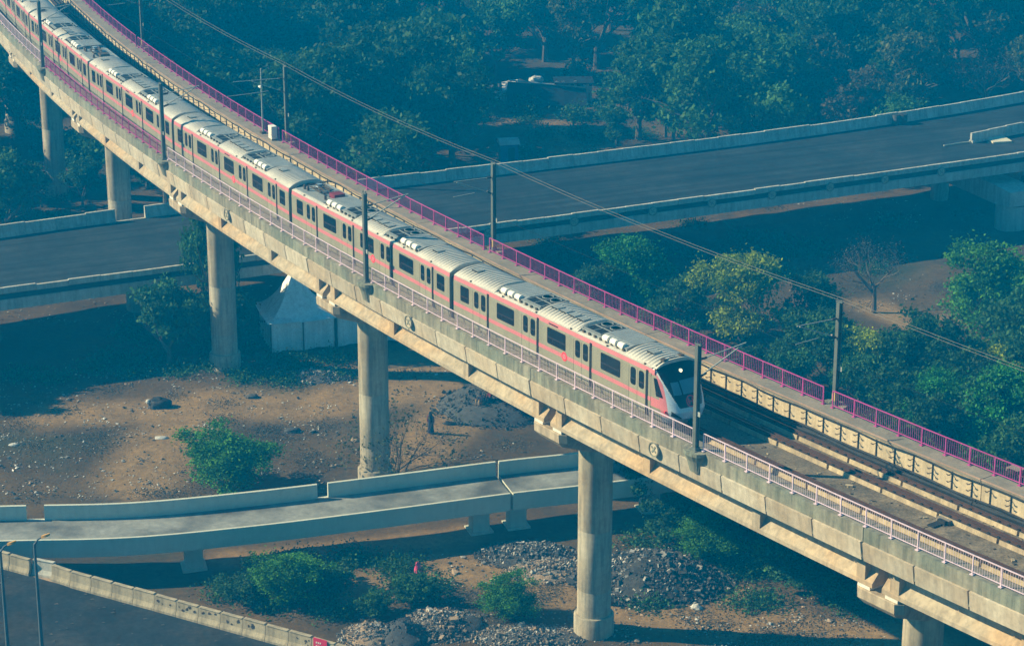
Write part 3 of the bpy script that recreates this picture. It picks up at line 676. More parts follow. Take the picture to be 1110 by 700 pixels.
    if panto >= 0:
        a, c, _ = secs[panto]; e = -1 if panto == 0 else 1
        xo = (a + c) / 2
        b = MB(); b.box((xo, 0, 3.585), (c - a - 0.1, 2.3, 0.05)); pb = b.build('pantograph_well', m_roofg, t)
        b = MB(); b.box((xo + 0.3 * e, 0.2, 3.86), (1.6, 0.12, 0.08)); b.box((xo + 0.3 * e, -0.5, 3.86), (1.6, 0.12, 0.08)); b.box((xo - .45, -0.15, 3.86), (0.12, 0.8, 0.08)); b.box((xo + .9, -0.15, 3.86), (0.12, 0.8, 0.08))
        b.tube([(xo - 0.7, 0.15, 3.92), (xo + 0.9, 0.15, 4.05), (xo - 0.6, 0.15, 4.14)], 0.04, 6); b.tube([(xo - 0.7, -0.4, 3.92), (xo + 0.9, -0.4, 4.05), (xo - 0.6, -0.4, 4.14)], 0.04, 6)
        b.tube([(xo - 0.6, -0.95, 4.1), (xo - 0.6, -0.75, 4.18), (xo - 0.6, 0.65, 4.18), (xo - 0.6, 0.85, 4.1)], 0.035, 6)
        pt = b.build('folded_pantograph', m_brack, pb)
        for xx in (-1.6, -1.1, 1.5):
            for yy in (-0.7, 0.5):
                b = MB(); b.lathe((xo + xx, yy, 3.6), [(0.07, 0), (0.12, .04), (0.07, .09), (0.12, .14), (0.07, .19), (0.12, .24), (0.05, .32)], 10); b.build('insulator', m_insul, pb)
        b = MB(); b.lathe((xo - 0.9, 0.1, 3.6), [(0.3, 0), (0.34, .1), (0.24, .3), (0.28, .45), (0.1, .5)], 16); b.build('surge_arrester', m_blueins, pb, True)
        b = MB(); b.box((xo + 1.5, 0.2, 3.76), (0.8, 0.8, 0.32)); b.build('equipment_box', m_maroon if kind == 'p_rear' else m_brack, pb)
    # gangway bellows at the rear end
    b = MB(); rr = []
    for k in range(7):
        x = -0.26 + 0.52 * k / 6; ins = 0.04 if k % 2 else 0.0
        rr.append([Vector((x, sgn * (1.30 - ins), z)) for sgn, z in ((-1, 0.6), (-1, 3.2))] + [Vector((x, aa * (1.28 - ins), 3.2 + 0.48 * (1 - abs(aa) ** 2.6) - ins)) for aa in (-.9, -.6, -.3, 0, .3, .6, .9)] + [Vector((x, 1.30 - ins, 3.2)), Vector((x, 1.30 - ins, 0.6))])
    b.loft(rr); b.build('gangway_bellows', m_black, t)
    if front: make_nose(t, xb)
    return t
def make_nose(t, xb):
    # body of the cab: rows of height, columns round the plan
    def xf(z):   # how far forward the face stands at height z
        P = [(0.55, 1.55), (0.95, 1.95), (1.3, 1.93), (1.8, 1.74), (2.4, 1.42), (3.0, 1.02), (3.45, 0.62), (3.72, 0.30), (3.90, 0.02)]
        for (z0, a), (z1, c) in zip(P, P[1:]):
            if z <= z1: return a + (c - a) * (z - z0) / (z1 - z0)
        return P[-1][1]
    def hw(z):
        P = [(0.55, 1.20), (0.95, 1.34), (1.3, 1.44), (3.0, 1.44), (3.45, 1.39), (3.62, 1.22), (3.78, 0.85), (3.90, 0.15)]
        for (z0, a), (z1, c) in zip(P, P[1:]):
            if z <= z1: return a + (c - a) * (z - z0) / (z1 - z0)
        return P[-1][1]
    NR, NC = 84, 88
    def pt(i, j):
        z = 0.55 + (3.90 - 0.55) * i / NR; th = -math.pi / 2 + math.pi * j / NC
        s_, c_ = math.sin(th), math.cos(th)
        y = hw(z) * math.copysign(abs(s_) ** 0.62, s_); x = xb - 0.02 + max(0.02, xf(z) + 0.02) * c_ ** 0.72
        return Vector((x, y, z))
    G = [[pt(i, j) for j in range(NC + 1)] for i in range(NR + 1)]
    groups = {}
    for i in range(NR):
        for j in range(NC):
            c = (G[i][j] + G[i + 1][j] + G[i + 1][j + 1] + G[i][j + 1]) / 4
            z = c.z; a = abs(c.y) / 1.45; fx = c.x - xb
            th = abs(-math.pi / 2 + math.pi * (j + .5) / NC) / (math.pi / 2)
            ay = abs(c.y) / hw(z)
            edge = 1.48 + 1.9 * max(0, (ay - 0.50) / 0.45) ** 1.35
            if z > edge + 0.06 or z > 3.42: k = 'front_mask'
            elif z > edge - 0.18: k = 'silver_band'
            elif th > 0.80 and (1.86 < z < 3.14 or z < 1.35): k = 'cab_side' if c.y < 0 else 'far_cab_side'
            elif th > 0.60 and z > 0.95: k = 'pink_pillar' if c.y < 0 else 'pink_side_pillar'
            else: k = 'front_fairing'
            groups.setdefault(k, []).append((i, j))
    mm = {'front_mask': m_mask, 'silver_band': m_band, 'cab_side': m_body, 'far_cab_side': m_body, 'pink_pillar': m_pink, 'pink_side_pillar': m_pink, 'front_fairing': m_silver}
    for k, fl_ in groups.items():
        b = MB()
        idx = {}
        for i, j in fl_:
            f = []
            for q in ((i, j), (i, j + 1), (i + 1, j + 1), (i + 1, j)):
                if q not in idx: idx[q] = len(b.v); b.v.append(tuple(G[q[0]][q[1]]))
                f.append(idx[q])
            b.f.append(tuple(f)); b.mi.append(0)
        b.build('pink_pillar' if 'pink' in k else k.replace('far_', ''), mm[k], t, True, fix=False)
    b = MB(); b.add([(xb, -1.2, 0.55), (xb + 1.5, -0.9, 0.56), (xb + 1.5, 0.9, 0.56), (xb, 1.2, 0.55)], [(0, 1, 2, 3)]); b.build('cab_floor', m_under, t)
    def surf(y, z, off=0.012):
        sy = abs(y / hw(z)) ** (1 / 0.62); th = math.asin(min(1, sy)); x = xb - 0.02 + (xf(z) + 0.02) * math.cos(th) ** 0.72
        return Vector((x + off, y, z))
    def patch(name, y0, y1, z0, z1, mat, off, ny=10, nz=8, shape=None, parent=None):
        b = MB(); vs = []
        for i in range(nz + 1):
            for j in range(ny + 1):
                y = y0 + (y1 - y0) * j / ny; z = z0 + (z1 - z0) * i / nz
                if shape: y, z = shape(j / ny, i / nz)
                vs.append(surf(y, z, off))
        fs = [(i * (ny + 1) + j, i * (ny + 1) + j + 1, (i + 1) * (ny + 1) + j + 1, (i + 1) * (ny + 1) + j) for i in range(nz) for j in range(ny)]
        b.add(vs, fs); return b.build(name, mat, parent or t, True, fix=False)
    patch('windscreen', -0.36, 0.86, 2.22, 2.90, m_wind, 0.015)
    patch('windscreen', -0.92, -0.46, 2.22, 2.86, m_wind, 0.015)
    # emblem: ring of red with a crossed centre
    for r0, r1 in ((0.24, 0.31),):
        b = MB(); vs = []
        for k in range(32):
            a = 2 * math.pi * k / 32
            for rr in (r0, r1): vs.append(surf(rr * math.cos(a), 1.83 + rr * math.sin(a), 0.018))
        b.add(vs, [(2 * k, 2 * k + 1, (2 * k + 3) % 64, (2 * k + 2) % 64) for k in range(32)]); e = b.build('front_emblem', m_red, t, fix=False)
    for y0, y1, z0, z1 in ((-0.20, 0.20, 1.79, 1.87), (-0.16, -0.08, 1.69, 1.99), (0.08, 0.16, 1.69, 1.99)): patch('emblem_bar', y0, y1, z0, z1, m_red, 0.02, 3, 3, parent=e)
    p = surf(0.0, 3.30, 0.0)
    b = MB(); b.tube([p + Vector((-0.05, 0, 0)), p + Vector((0.05, 0, 0.02))], 0.10, 14); b.build('headlamp', m_lamp, t)
    for sy in (-1, 1):
        p = surf(sy * 1.30, 1.28, 0.0); b = MB(); b.tube([p - Vector((0.06, 0, 0)), p + Vector((0.03, sy * 0.02, 0))], 0.075, 12); b.build('tail_lamp', m_redlamp, t)
        patch('headlight_cluster', sy * 0.72, sy * 1.16, 0.98, 1.26, m_black, 0.016, shape=lambda a, c, sy=sy: (sy * (0.72 + 0.44 * a), 0.95 + 0.16 * a + 0.20 * c * (0.4 + a)))
        b = MB(); vs = []
        for q in range(7):
            for r_ in range(7):
                z = 2.02 + 1.0 * r_ / 6; th = math.pi / 2 * (0.885 - (0.20 - 0.07 * (r_ / 6)) * q / 6 + 0.03 * r_ / 6)
                yy = hw(z) * math.sin(th) ** 0.62; xx = xb - 0.02 + (xf(z) + 0.02) * math.cos(th) ** 0.72
                vs.append((xx + 0.012, sy * (yy + 0.014), z))
        b.add(vs, [(q * 7 + r_, q * 7 + 7 + r_, q * 7 + 8 + r_, q * 7 + 1 + r_) for q in range(6) for r_ in range(6)]); b.build('cab_side_window', m_glass, t, True)
    b = MB(); b.tube([(xb + 1.3, 0, 0.72), (xb + 2.15, 0, 0.72)], 0.13, 12); b.box((xb + 2.15, 0, 0.72), (0.25, 0.34, 0.34)); b.build('coupler', m_under, t)
    for xx, yy in ((0.05, 0.55), (0.15, -0.7)):
        b = MB(); b.box((xb + xx, yy, 3.86), (0.3, 0.25, 0.16)); b.build('roof_horn', m_brack, t)
CARPH = [212.811 - 2.555 * k for k in range(6)]     # rear end of each carriage
kinds = ['cab', 'p_rear', 'mid', 'mid', 'p_front', 'mid']
clbl = ['leading metro carriage with the black cab front and lit headlamp', 'second metro carriage, with a pantograph and pale blue insulator at its rear end', 'third metro carriage from the cab, beside the white cabinet',
        'fourth metro carriage from the cab, under the upper left masts', 'fifth metro carriage from the cab, with dark folded pantograph', 'last metro carriage in view, cut by the upper left corner']
proto = {}
for k in range(6):
    s0 = S(CARPH[k]); s1 = s0 + 22.2
    p, q = at(s0, 0, 0), at(s1, 0, 0); x = (q - p).normalized(); z = Vector((0, 0, 1)); y = z.cross(x)
    mt = Matrix((x, y, z)).transposed().to_4x4(); mt.translation = p
    kd = kinds[k]
    if kd not in proto: proto[kd] = make_car(kd, clbl[k]); proto[kd].matrix_world = mt
    else: dup(proto[kd], None, mt, clbl[k])

# ------------------------------------------------------------------ the wide road on its low bridge
CF = [2.25038566e-05, 2.97865092e-04, 4.40088031e-01, 2.14642620e+02]; CN = [2.58024682e-06, 1.16916032e-04, 4.57374623e-01, 1.95183296e+02]
def yf(x): return ((CF[0] * x + CF[1]) * x + CF[2]) * x + CF[3]
def yn(x): return ((CN[0] * x + CN[1]) * x + CN[2]) * x + CN[3]
RT = 7.0; RDK = 5.95
def road_frame(fn, x, z):
    d = 0.05; t = Vector((1, (fn(x + d) - fn(x - d)) / (2 * d), 0)).normalized(); n = Vector((-t.y, t.x, 0))
    m = Matrix((t, n, Vector((0, 0, 1)))).transposed().to_4x4(); m.translation = Vector((x, fn(x), z)); return m
XL, XR = -95.0, 105.0
def rsweep(b, fn, prof, x0, x1, step=4.0, mi=0):
    k = max(1, int((x1 - x0) / step)); b.loft([[road_frame(fn, x0 + (x1 - x0) * i / k, 0) @ Vector((0, y, z)) for y, z in prof] for i in range(k + 1)], True, True, mi)
b = MB(); k = 60; vs = []
for i in range(k + 1):
    x = XL + (XR - XL) * i / k
    for f in range(9): vs.append((x, (yn(x) + 0.25) * (1 - f / 8) + (yf(x) - 0.2) * f / 8, RDK))
b.add(vs, [(i * 9 + f, i * 9 + f + 1, (i + 1) * 9 + f + 1, (i + 1) * 9 + f) for i in range(k) for f in range(8)])
o = b.build('road', m_asph); tag(o, kind='structure')
t = thing('road_bridge', 'low concrete bridge carrying the wide dark road across the view', 'bridge')
b = MB(); k = 60; rings = []
for i in range(k + 1):
    x = XL + (XR - XL) * i / k
    rings.append([Vector((x, yn(x) + 0.02, RDK - 0.006)), Vector((x, yf(x) + 0.1, RDK - 0.006)), Vector((x, yf(x) + 0.1, RDK - 0.5)), Vector((x, yf(x) - 2.4, RDK - 0.6)), Vector((x, yf(x) - 3.0, RDK - 1.7)), Vector((x, yn(x) + 3.2, RDK - 1.7)), Vector((x, yn(x) + 2.4, RDK - 0.75)), Vector((x, yn(x) + 0.02, RDK - 0.6))])
b.loft(rings); b.build('deck', m_par, t)
random.seed(3)
# parapets in precast lengths
def gapat(x, lst): return any(a < x < c for a, c in lst)
pxs = np.arange(XL, XR, 2.4)
gaps = [(-34.9, -32.3)]
fp = MB(); nparts = 0
for x in pxs:
    if gapat(x + 1.2, gaps) or not (-62 < x < 80): continue
    h = RT + random.uniform(-0.05, 0.06)
    b = MB(); rsweep(b, yf, [(-0.05, RDK - 0.005), (-0.30, RDK + 0.001), (-0.16, RDK + 0.45), (-0.10, h), (0.14, h), (0.14, RDK - 0.4), (-0.05, RDK - 0.4)], x + 0.02, x + 2.38, 2.4); b.build('far_parapet_block', m_par, t)
for x in np.arange(-62, 80, 2.4):
    h = RT + random.uniform(-0.05, 0.05)
    b = MB(); rsweep(b, yn, [(-0.16, h), (0.10, h), (0.16, RDK + 0.45), (0.30, RDK + 0.003), (0.03, RDK - 0.3), (-0.05, RDK - 0.3), (-0.05, h - 0.42), (-0.16, h - 0.44)], x + 0.02, x + 2.38, 2.4); b.build('near_parapet_block', m_par, t)
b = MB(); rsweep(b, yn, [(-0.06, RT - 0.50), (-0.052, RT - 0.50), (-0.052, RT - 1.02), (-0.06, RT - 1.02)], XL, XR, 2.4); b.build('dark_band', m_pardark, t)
for x in np.arange(-62, 80, 5.6):
    b = MB(); rsweep(b, yn, [(-0.20, RT - 0.97), (-0.065, RT - 0.95), (-0.065, RT - 1.80), (-0.17, RT - 1.83)], x + 0.015, x + 5.585, 2.8); b.build('fascia_panel', m_par, t)
# a new bearing cap, pier and abutments
pier_at = [(47.5, 0), (-6.0, 1), (-28.0, 1)]
for (x, kd), l in zip(pier_at, ('wide hammerhead pier with pale end block, at right under the road bridge', 'shaded pier under the road bridge behind the viaduct', 'shaded pier under the left end of the road bridge')):
    m = road_frame(yn, x, 0)
    t2 = thing('bridge_pier', l, 'pier', mtx=m, group='piers of the road bridge')
    e = -2.6 if kd == 0 else 4.2
    b = MB(); b.lathe((0, e + 1.6, 0), [(1.5 if kd == 0 else 0.9, -0.5), (1.5 if kd == 0 else 0.9, 2.4)], 28); b.build('column', m_par, t2, True)
    b = MB(); 
    def r2(y, z0, z1, hx): return [Vector((hx, y, z0)), Vector((hx, y, z1)), Vector((-hx, y, z1)), Vector((-hx, y, z0))]
    b.loft([r2(e, 2.55, 4.0, 1.5), r2(e + 2.5, 2.35, 4.2, 1.5), r2(12.5, 2.6, 4.2, 1.5)]); b.build('pier_cap', m_par, t2)
    b = MB(); b.lathe((0, 10.5, 0), [(0.9, -0.5), (0.9, 2.7)], 24); b.build('column', m_par, t2, True)
for (u, v), kx in zip(((528, 248), (621, 238.6), (706, 227), (770, 218.5), (835, 209.5), (898, 201.7), (957, 192.7), (1018, 184.5)), range(8)):
    p = g(u, v, RT - 0.72)
    wh = ['third mast from the right', 'open road left of the wires', 'crossing wires', 'green tree below', 'yellowish tree below', 'bare tree below', 'thin grey pier below', 'hammerhead pier below'][kx]
    lb = ['leftmost of the round medallions on the road bridge, beside the middle mast', 'round medallion on the road bridge, second from the left', 'round medallion on the road bridge just left of the crossing wires', 'round medallion on the road bridge, fourth from the left', 'round medallion on the road bridge above the yellowish tree', 'round medallion on the road bridge, third from the right', 'round medallion on the road bridge, second from the right', 'rightmost round medallion on the road bridge, near the hammerhead pier'][kx]
    medallion(road_frame(yn, p.x, RT - 0.72) @ Matrix.Translation((0, -0.2, 0)), 0.42, lb, 'medallions on the road bridge')
# short dividing wall with a pale slab on the road at right
p0, p1 = g(1052, 155, RDK), g(1112, 143, RDK)
t = thing('dividing_wall', 'pale low concrete wall starting on the wide road at right', 'wall', p0, math.atan2(p1.y - p0.y, p1.x - p0.x))
for k in range(8):
    b = MB(); h = 1.0 + 0.04 * (k % 3); b.box((1.2 + k * 2.4, 0, h / 2), (2.36, 0.22, h)); b.box((1.2 + k * 2.4, 0, 0.12), (2.36, 0.5, 0.24)); b.build('wall_block', m_par, t)
p = g(1082, 152.5, RDK)
t = thing('loose_slab', 'pale rectangular slab lying on the road by the dividing wall', 'slab', p, R(12))
b = MB(); b.box((0, 0, 0.10), (2.0, 2.2, 0.16)); b.build('slab', m_slab, t)
b = MB(); b.box((0.5, 0.2, 0.02), (1.6, 0.2, 0.036)); b.box((-0.5, -0.5, 0.02), (1.6, 0.2, 0.036)); b.build('bearers', m_hut, t)
b = MB(); c = [g(1023, 159, RDK), g(1042, 156, RDK), g(1052, 155, RDK)]; b.tube([q + Vector((0, 0, 0.12)) for q in c], 0.07, 6); tag(b.build('kerb_stones', m_slab), 'row of low kerb stones leading to the dividing wall', 'kerb')
# grey barrel screens in the gap of the far parapet
for (u, v), l in (((978, 131), 'dark barrel standing at the far parapet of the wide road'), ((971, 132), 'smaller dark drum left of the barrel at the far parapet')):
    p = g(u, v + 3, RDK); t = thing('barrel', l, 'barrel', p, group='barrels by the far parapet')
    rr = 0.5 if u > 975 else 0.38
    b = MB(); b.lathe((0, 0, 0), [(rr * .9, 0), (rr, .05), (rr, .45), (rr * 1.05, .48), (rr, .51), (rr, .95), (rr * .92, 1.0)], 18); b.build('shell', m_gravel, t, True)
    b = MB(); b.lathe((0, 0, 1.0), [(rr * .9, 0), (rr * .9, .02)], 18); b.build('lid', m_pardark, t)
# dark car on the sandy side road at right
p = gp(1108, 203)
t = thing('parked_car', 'dark car standing on the sandy side road at the right edge', 'car', p + Vector((0.6, 0, 0.02)), R(70))
b = MB()
def cs(x, w_, z0, z1): return [Vector((x, -w_, z0)), Vector((x, -w_, z1)), Vector((x, -w_ * .9, z1 + .06)), Vector((x, w_ * .9, z1 + .06)), Vector((x, w_, z1)), Vector((x, w_, z0))]
b.loft([cs(-2.0, .7, .35, .7), cs(-1.8, .82, .25, .85), cs(-.9, .85, .22, .9), cs(1.0, .85, .22, .88), cs(1.9, .8, .25, .75), cs(2.05, .68, .35, .6)]); b.build('body', m_carp, t, True)
b = MB(); b.loft([[Vector((x, s_ * y, z)) for s_, y, z in ((-1, .76, .93), (-1, w_, z1), (1, w_, z1), (1, .76, .93))] for x, w_, z1 in ((-1.75, .6, .96), (-1.2, .6, 1.42), (.2, .62, 1.46), (1.0, .62, .97))]); b.build('cabin_glass', m_glass, t, True)
b = MB(); b.box((-0.5, 0, 1.475), (1.3, 1.1, 0.03)); b.build('roof_panel', m_carp, t)
for x in (-1.3, 1.3):
    for y in (-.8, .8):
        b = MB(); b.tube([(x, y - .1, .31), (x, y + .1, .31)], .31, 16); wv = b.build('wheel', m_black, t)
        b = MB(); b.tube([(x, y - .105, .31), (x, y + .105, .31)], .18, 12); b.build('rim', m_tube, wv)
for y in (-.5, .5):
    b = MB(); b.box((-2.0, y, .62), (.06, .3, .12)); b.build('tail_light', m_redlamp, t); b = MB(); b.box((2.03, y, .56), (.06, .3, .12)); b.build('headlight', m_tube, t)
# sandy side road
b = MB(); q = [g(1070, 206), g(1090, 192), g(1120, 186), g(1160, 184), g(1160, 210), g(1110, 212)]
b.add([(p.x, p.y, 0.28) for p in q], [tuple(range(6))]); tag(b.build('side_road', m_sandpile), kind='structure')

# ------------------------------------------------------------------ the slim ramp
def cat(pts, n=10):
    P = [Vector(p) for p in pts]; P = [P[0] * 2 - P[1]] + P + [P[-1] * 2 - P[-2]]; out = []
    for i in range(1, len(P) - 2):
        for k in range(n):
            t_ = k / n; a, b_, c, d = P[i - 1:i + 3]
            out.append(0.5 * ((2 * b_) + (c - a) * t_ + (2 * a - 5 * b_ + 4 * c - d) * t_ * t_ + (3 * b_ - a - 3 * c + d) * t_ ** 3))
    out.append(P[-2]); return out
NE = [g(u, v, 3.0) for u, v in ((0, 586.8), (141.3, 583), (280, 570), (421, 552.7), (555, 535), (623, 527.5), (700, 518.5))]
NE = [NE[0] + (NE[0] - NE[1]) * 1.5] + NE + [NE[-1] + (NE[-1] - NE[-2]).normalized() * q for q in (8, 18)]
NP = cat(NE, 8); RW = 3.3
def rn(i):
    a, c = NP[max(i - 1, 0)], NP[min(i + 1, len(NP) - 1)]; d = (c - a); d.z = 0; d.normalize(); return Vector((-d.y, d.x, 0))
joint = min(range(len(NP)), key=lambda i: (NP[i] - g(560, 534, 3.0)).length)
t = thing('concrete_ramp', 'slim grey concrete ramp curving along the bottom left', 'ramp', (0, 0, 0))
def rprof(i, shrink=0.0):
    n = rn(i); p = NP[i]
    W = lambda o, z: Vector((p.x, p.y, 0)) + n * o + Vector((0, 0, z))
    return [W(0, 2.99), W(0, 1.78), W(0.5, 1.72), W(0.9, 1.55), W(RW - 0.7, 1.55), W(RW + 0.25, 2.2), W(RW + 0.25, 2.99)]
NP.insert(joint, NP[joint].lerp(NP[joint - 1], 0.12)); joint += 1; NP[joint] = NP[joint].lerp(NP[joint + 1], 0.12)
for a, c in ((0, joint - 1), (joint, len(NP) - 1)):
    b = MB(); b.loft([rprof(i) for i in range(a, c + 1)]); b.build('box_girder', m_ramp, t)
    b = MB(); vs = []
    for i in range(a, c + 1):
        n = rn(i); p = NP[i]
        for o in (0.04, RW * .35, RW * .7, RW): vs.append(Vector((p.x, p.y, 2.995)) + n * o)
    k = c - a
    b.add(vs, [(i * 4 + f, i * 4 + f + 1, i * 4 + f + 5, i * 4 + f + 4) for i in range(k) for f in range(3)]); b.build('ramp_deck', m_rampdeck, t)
    # kerb-like lip on the near edge
    b = MB(); b.loft([[Vector((NP[i].x, NP[i].y, 0)) + rn(i) * o + Vector((0, 0, z)) for o, z in ((-.03, 2.85), (-.03, 3.04), (.16, 3.04), (.16, 2.999), (-0.002, 2.99), (-0.002, 2.85))] for i in range(a, c + 1)]); b.build('edge_lip', m_ramp, t)
gapw = [g(u, v, 4.0) for u, v in ((38, 552), (355, 528), (542, 505))]
def segmid(i): return (Vector((NP[i].x, NP[i].y, 4)) + rn(i) * RW + Vector((NP[i + 1].x, NP[i + 1].y, 4)) + rn(i + 1) * RW) / 2
gapi = {min(range(len(NP) - 1), key=lambda i: (segmid(i) - q).length): q for q in gapw}
for i in range(len(NP) - 1):
    pa = Vector((NP[i].x, NP[i].y, 4)) + rn(i) * RW; pb = Vector((NP[i + 1].x, NP[i + 1].y, 4)) + rn(i + 1) * RW
    d = (pb - pa); L_ = d.length; d.normalize(); n = Vector((-d.y, d.x, 0))
    mid = (pa + pb) / 2
    f0, f1 = 0.0, 1.0
    gp_ = [gapi[i]] if i in gapi else []
    segs = [(0.004, L_ - 0.004)]
    if gp_:
        tq = (gp_[0] - pa).dot(d); segs = [s_ for s_ in ((0.004, tq - 0.55), (tq + 0.55, L_ - 0.004)) if s_[1] - s_[0] > 0.15]
    for a, c in segs:
        rings = []
        for q in (a, c):
            o = pa + d * q; o.z = 0
            rings.append([o + n * yy + Vector((0, 0, z)) for yy, z in ((-0.02, 3.0), (0.0, 4.0), (0.22, 4.0), (0.24, 3.0))])
        b = MB(); b.loft(rings); b.build('parapet_block', m_ramp, t)
for (u, v), l in (((220, 610), 'short square column under the left half of the ramp'), ((528, 568), 'short square column left of the ramp joint'), ((573, 566), 'short square column right of the ramp joint'), ((708, 545), 'short square column behind the tall pier')):
    p = g(u, v, 1.0); i = min(range(len(NP)), key=lambda i: (NP[i].xy - p.xy).length)
    q = NP[i] + rn(i) * 1.5
    t3 = thing('ramp_column', l, 'column', (q.x, q.y, 0), math.atan2(-rn(i).x, rn(i).y), group='columns under the slim ramp')
    b = MB(); b.box((0, 0, 0.55), (1.15, 1.1, 1.7)); b.build('shaft', m_ramp, t3)
    b = MB(); b.box((0, 0, 1.475), (1.3, 1.5, 0.14)); b.build('bearing_plate', m_ramp, t3)
    b = MB(); b.box((0, 0, -0.05), (1.6, 1.6, 0.3)); b.build('footing', m_ramp, t3)

# ------------------------------------------------------------------ road at the bottom left with its barrier and lamps
BZ = 3.3; RZ = 2.3
bt = [g(u, v, BZ) for u, v in ((0, 598), (44, 609.5), (72, 617), (140, 632), (280, 671), (375, 700))]
bdir = (bt[-1] - bt[1]).normalized(); bn = Vector((-bdir.y, bdir.x, 0))      # bn: away from the road
B0 = bt[0] - bdir * 9; BL = (bt[-1] - B0).length + 34
vs = []
for k in range(31):
    p = B0 + bdir * (BL * k / 30)
    for o in (-0.15, -6, -12, -24): q = p + bn * o; vs.append((q.x, q.y, RZ))
b = MB(); b.add(vs, [(i * 4 + f, i * 4 + f + 1, i * 4 + f + 5, i * 4 + f + 4) for i in range(30) for f in range(3)]); tag(b.build('road', m_asph2), kind='structure')
b = MB(); rings = []
for k in range(31):
    p = B0 + bdir * (BL * k / 30); p.z = 0
    rings.append([p + bn * 0.35 + Vector((0, 0, RZ - 0.006)), p + bn * 0.9 + Vector((0, 0, RZ - 0.3)), p + bn * 3.0 + Vector((0, 0, -0.3)), p - bn * 27 + Vector((0, 0, -0.3)), p - bn * 24.5 + Vector((0, 0, RZ - 0.006))])
b.loft(rings); tag(b.build('embankment', m_sandpile), kind='structure')
# barrier blocks
k = 0; sa = 0.0; random.seed(11)
def onbar(u, v): return (g(u, v, BZ) - B0).dot(bdir)
ga, gb, gc = onbar(44, 610), onbar(57, 613), onbar(71, 616)
def barlabel(f):
    return 'pale precast concrete barrier block in the row edging the dark asphalt'
while sa < BL - 1.4:
    w_ = 1.62; c = sa + w_ / 2
    u_off, tilt = 0.0, random.uniform(-.012, .012)
    lab = barlabel(c); m_ = m_barr; gr = 'precast blocks of the barrier row'
    if ga - 0.3 < c < gb: lab = 'barrier block pushed back and greyer than its row, near the lamp post'; u_off = 0.35; tilt = 0.12; m_ = m_par; gr = None
    elif gb <= c < gc: lab = 'barrier block standing slightly askew beside the displaced grey block'; u_off = 0.1; tilt = -0.08; gr = None
    p = B0 + bdir * c + bn * u_off; p.z = RZ
    o = thing('barrier_block', lab, 'barrier', p, math.atan2(bdir.y, bdir.x) + tilt, group=gr)
    h = 1.0 + random.uniform(-.03, .05)
    b = MB(); b.loft([[Vector((x, y, z)) for y, z in ((-.25, 0.005), (-.25, .15), (-.12, .42), (-.09, h), (.09, h + 0.01), (.12, .42), (.25, .15), (.25, 0.005))] for x in (-w_ / 2 + .01, w_ / 2 - .01)]); b.build('block', m_, o)
    b = MB(); b.box((0, 0, h + 0.025), (w_ - 0.12, 0.26, 0.035)); b.build('capping', m_, o)
    if random.random() < 0.28 and c > gc + 6:
        b = MB()
        for q in range(random.randint(2, 6)):
            gx, gz, r0 = random.uniform(-.65, .65), random.uniform(.47, .85), random.uniform(.05, .16)
            n_ = random.randint(5, 8); b.add([Vector((max(-.78, min(.78, gx + r0 * random.uniform(.5, 1.3) * math.cos(6.283 * a / n_))), 0, max(.44, min(.96, gz + r0 * random.uniform(.4, 1.2) * math.sin(6.283 * a / n_))))) for a in range(n_)], [tuple(range(n_))])
        b.v = [(x, -.133 + 0.03 * (z - .42) / .6, z) for x, y, z in b.v]
        b.build('graffiti', m_graf, o)
    sa += w_ + 0.02
# small red sign with two lines of worn white lettering
sg = onbar(348, 694); p = B0 + bdir * sg; p.z = RZ
t = thing('small_sign', 'small red sign with worn white lettering fixed on the barrier', 'sign', p - bn * 0.16, math.atan2(bdir.y, bdir.x))
b = MB(); b.box((0, 0, 0.72), (0.95, 0.04, 0.85)); b.build('board', m_signred, t)
b = MB()
for zz, ws in ((0.90, (0.10, 0.07, 0.09)), (0.66, (0.10, 0.13, 0.08, 0.12))):
    x = -0.30
    for w_ in ws:
        b.box((x + w_ / 2, -0.026, zz), (w_, 0.012, 0.04)); b.box((x + 0.02, -0.026, zz - 0.05), (0.03, 0.012, 0.10)); b.box((x + w_ - 0.02, -0.0265, zz - 0.04), (0.03, 0.012, 0.07)); x += w_ + 0.05
b.build('worn_lettering', m_signw, t)
b = MB(); b.box((0, 0.03, 0.6), (0.06, 0.03, 1.1)); b.build('stake', m_steel, t)
for (u, v, l) in ((37.2, 589, 'tall street lamp with amber lamp head at lower left'), (0.3, 597, 'tall street lamp post at the lower left edge of the picture')):
    H = 10.0; p = g(u, v, RZ + H); p.z = RZ
    t = thing('street_lamp', l, 'street lamp', p, group='street lamps on the lower left road')
    b = MB(); b.tube([(0, 0, 0), (0, 0, H)], [0.14, 0.07], 10); b.build('post', m_pole, t, True)
    b = MB(); b.box((0, 0, 0.03), (0.5, 0.5, 0.06)); b.build('base_plate', m_pole, t)
    b = MB(); b.tube([(0, 0, H - 0.05), (0.2, 0.1, H + 0.22), (0.42, 0.2, H + 0.32)], [0.06, .05, .04], 8); b.build('arm', m_pole, t, True)
    b = MB(); b.loft([[Vector((0.36 + dx, 0.18 + dy * s_, H + 0.30 + dz + 0.35 * dx)) for dy, dz in ((-.12, -.04), (-.08, .08), (.08, .08), (.12, -.04))] for dx, s_ in ((0, .5), (.1, .9), (.36, .9), (.48, .4))]); b.build('lamp_head', m_amber, t, True)

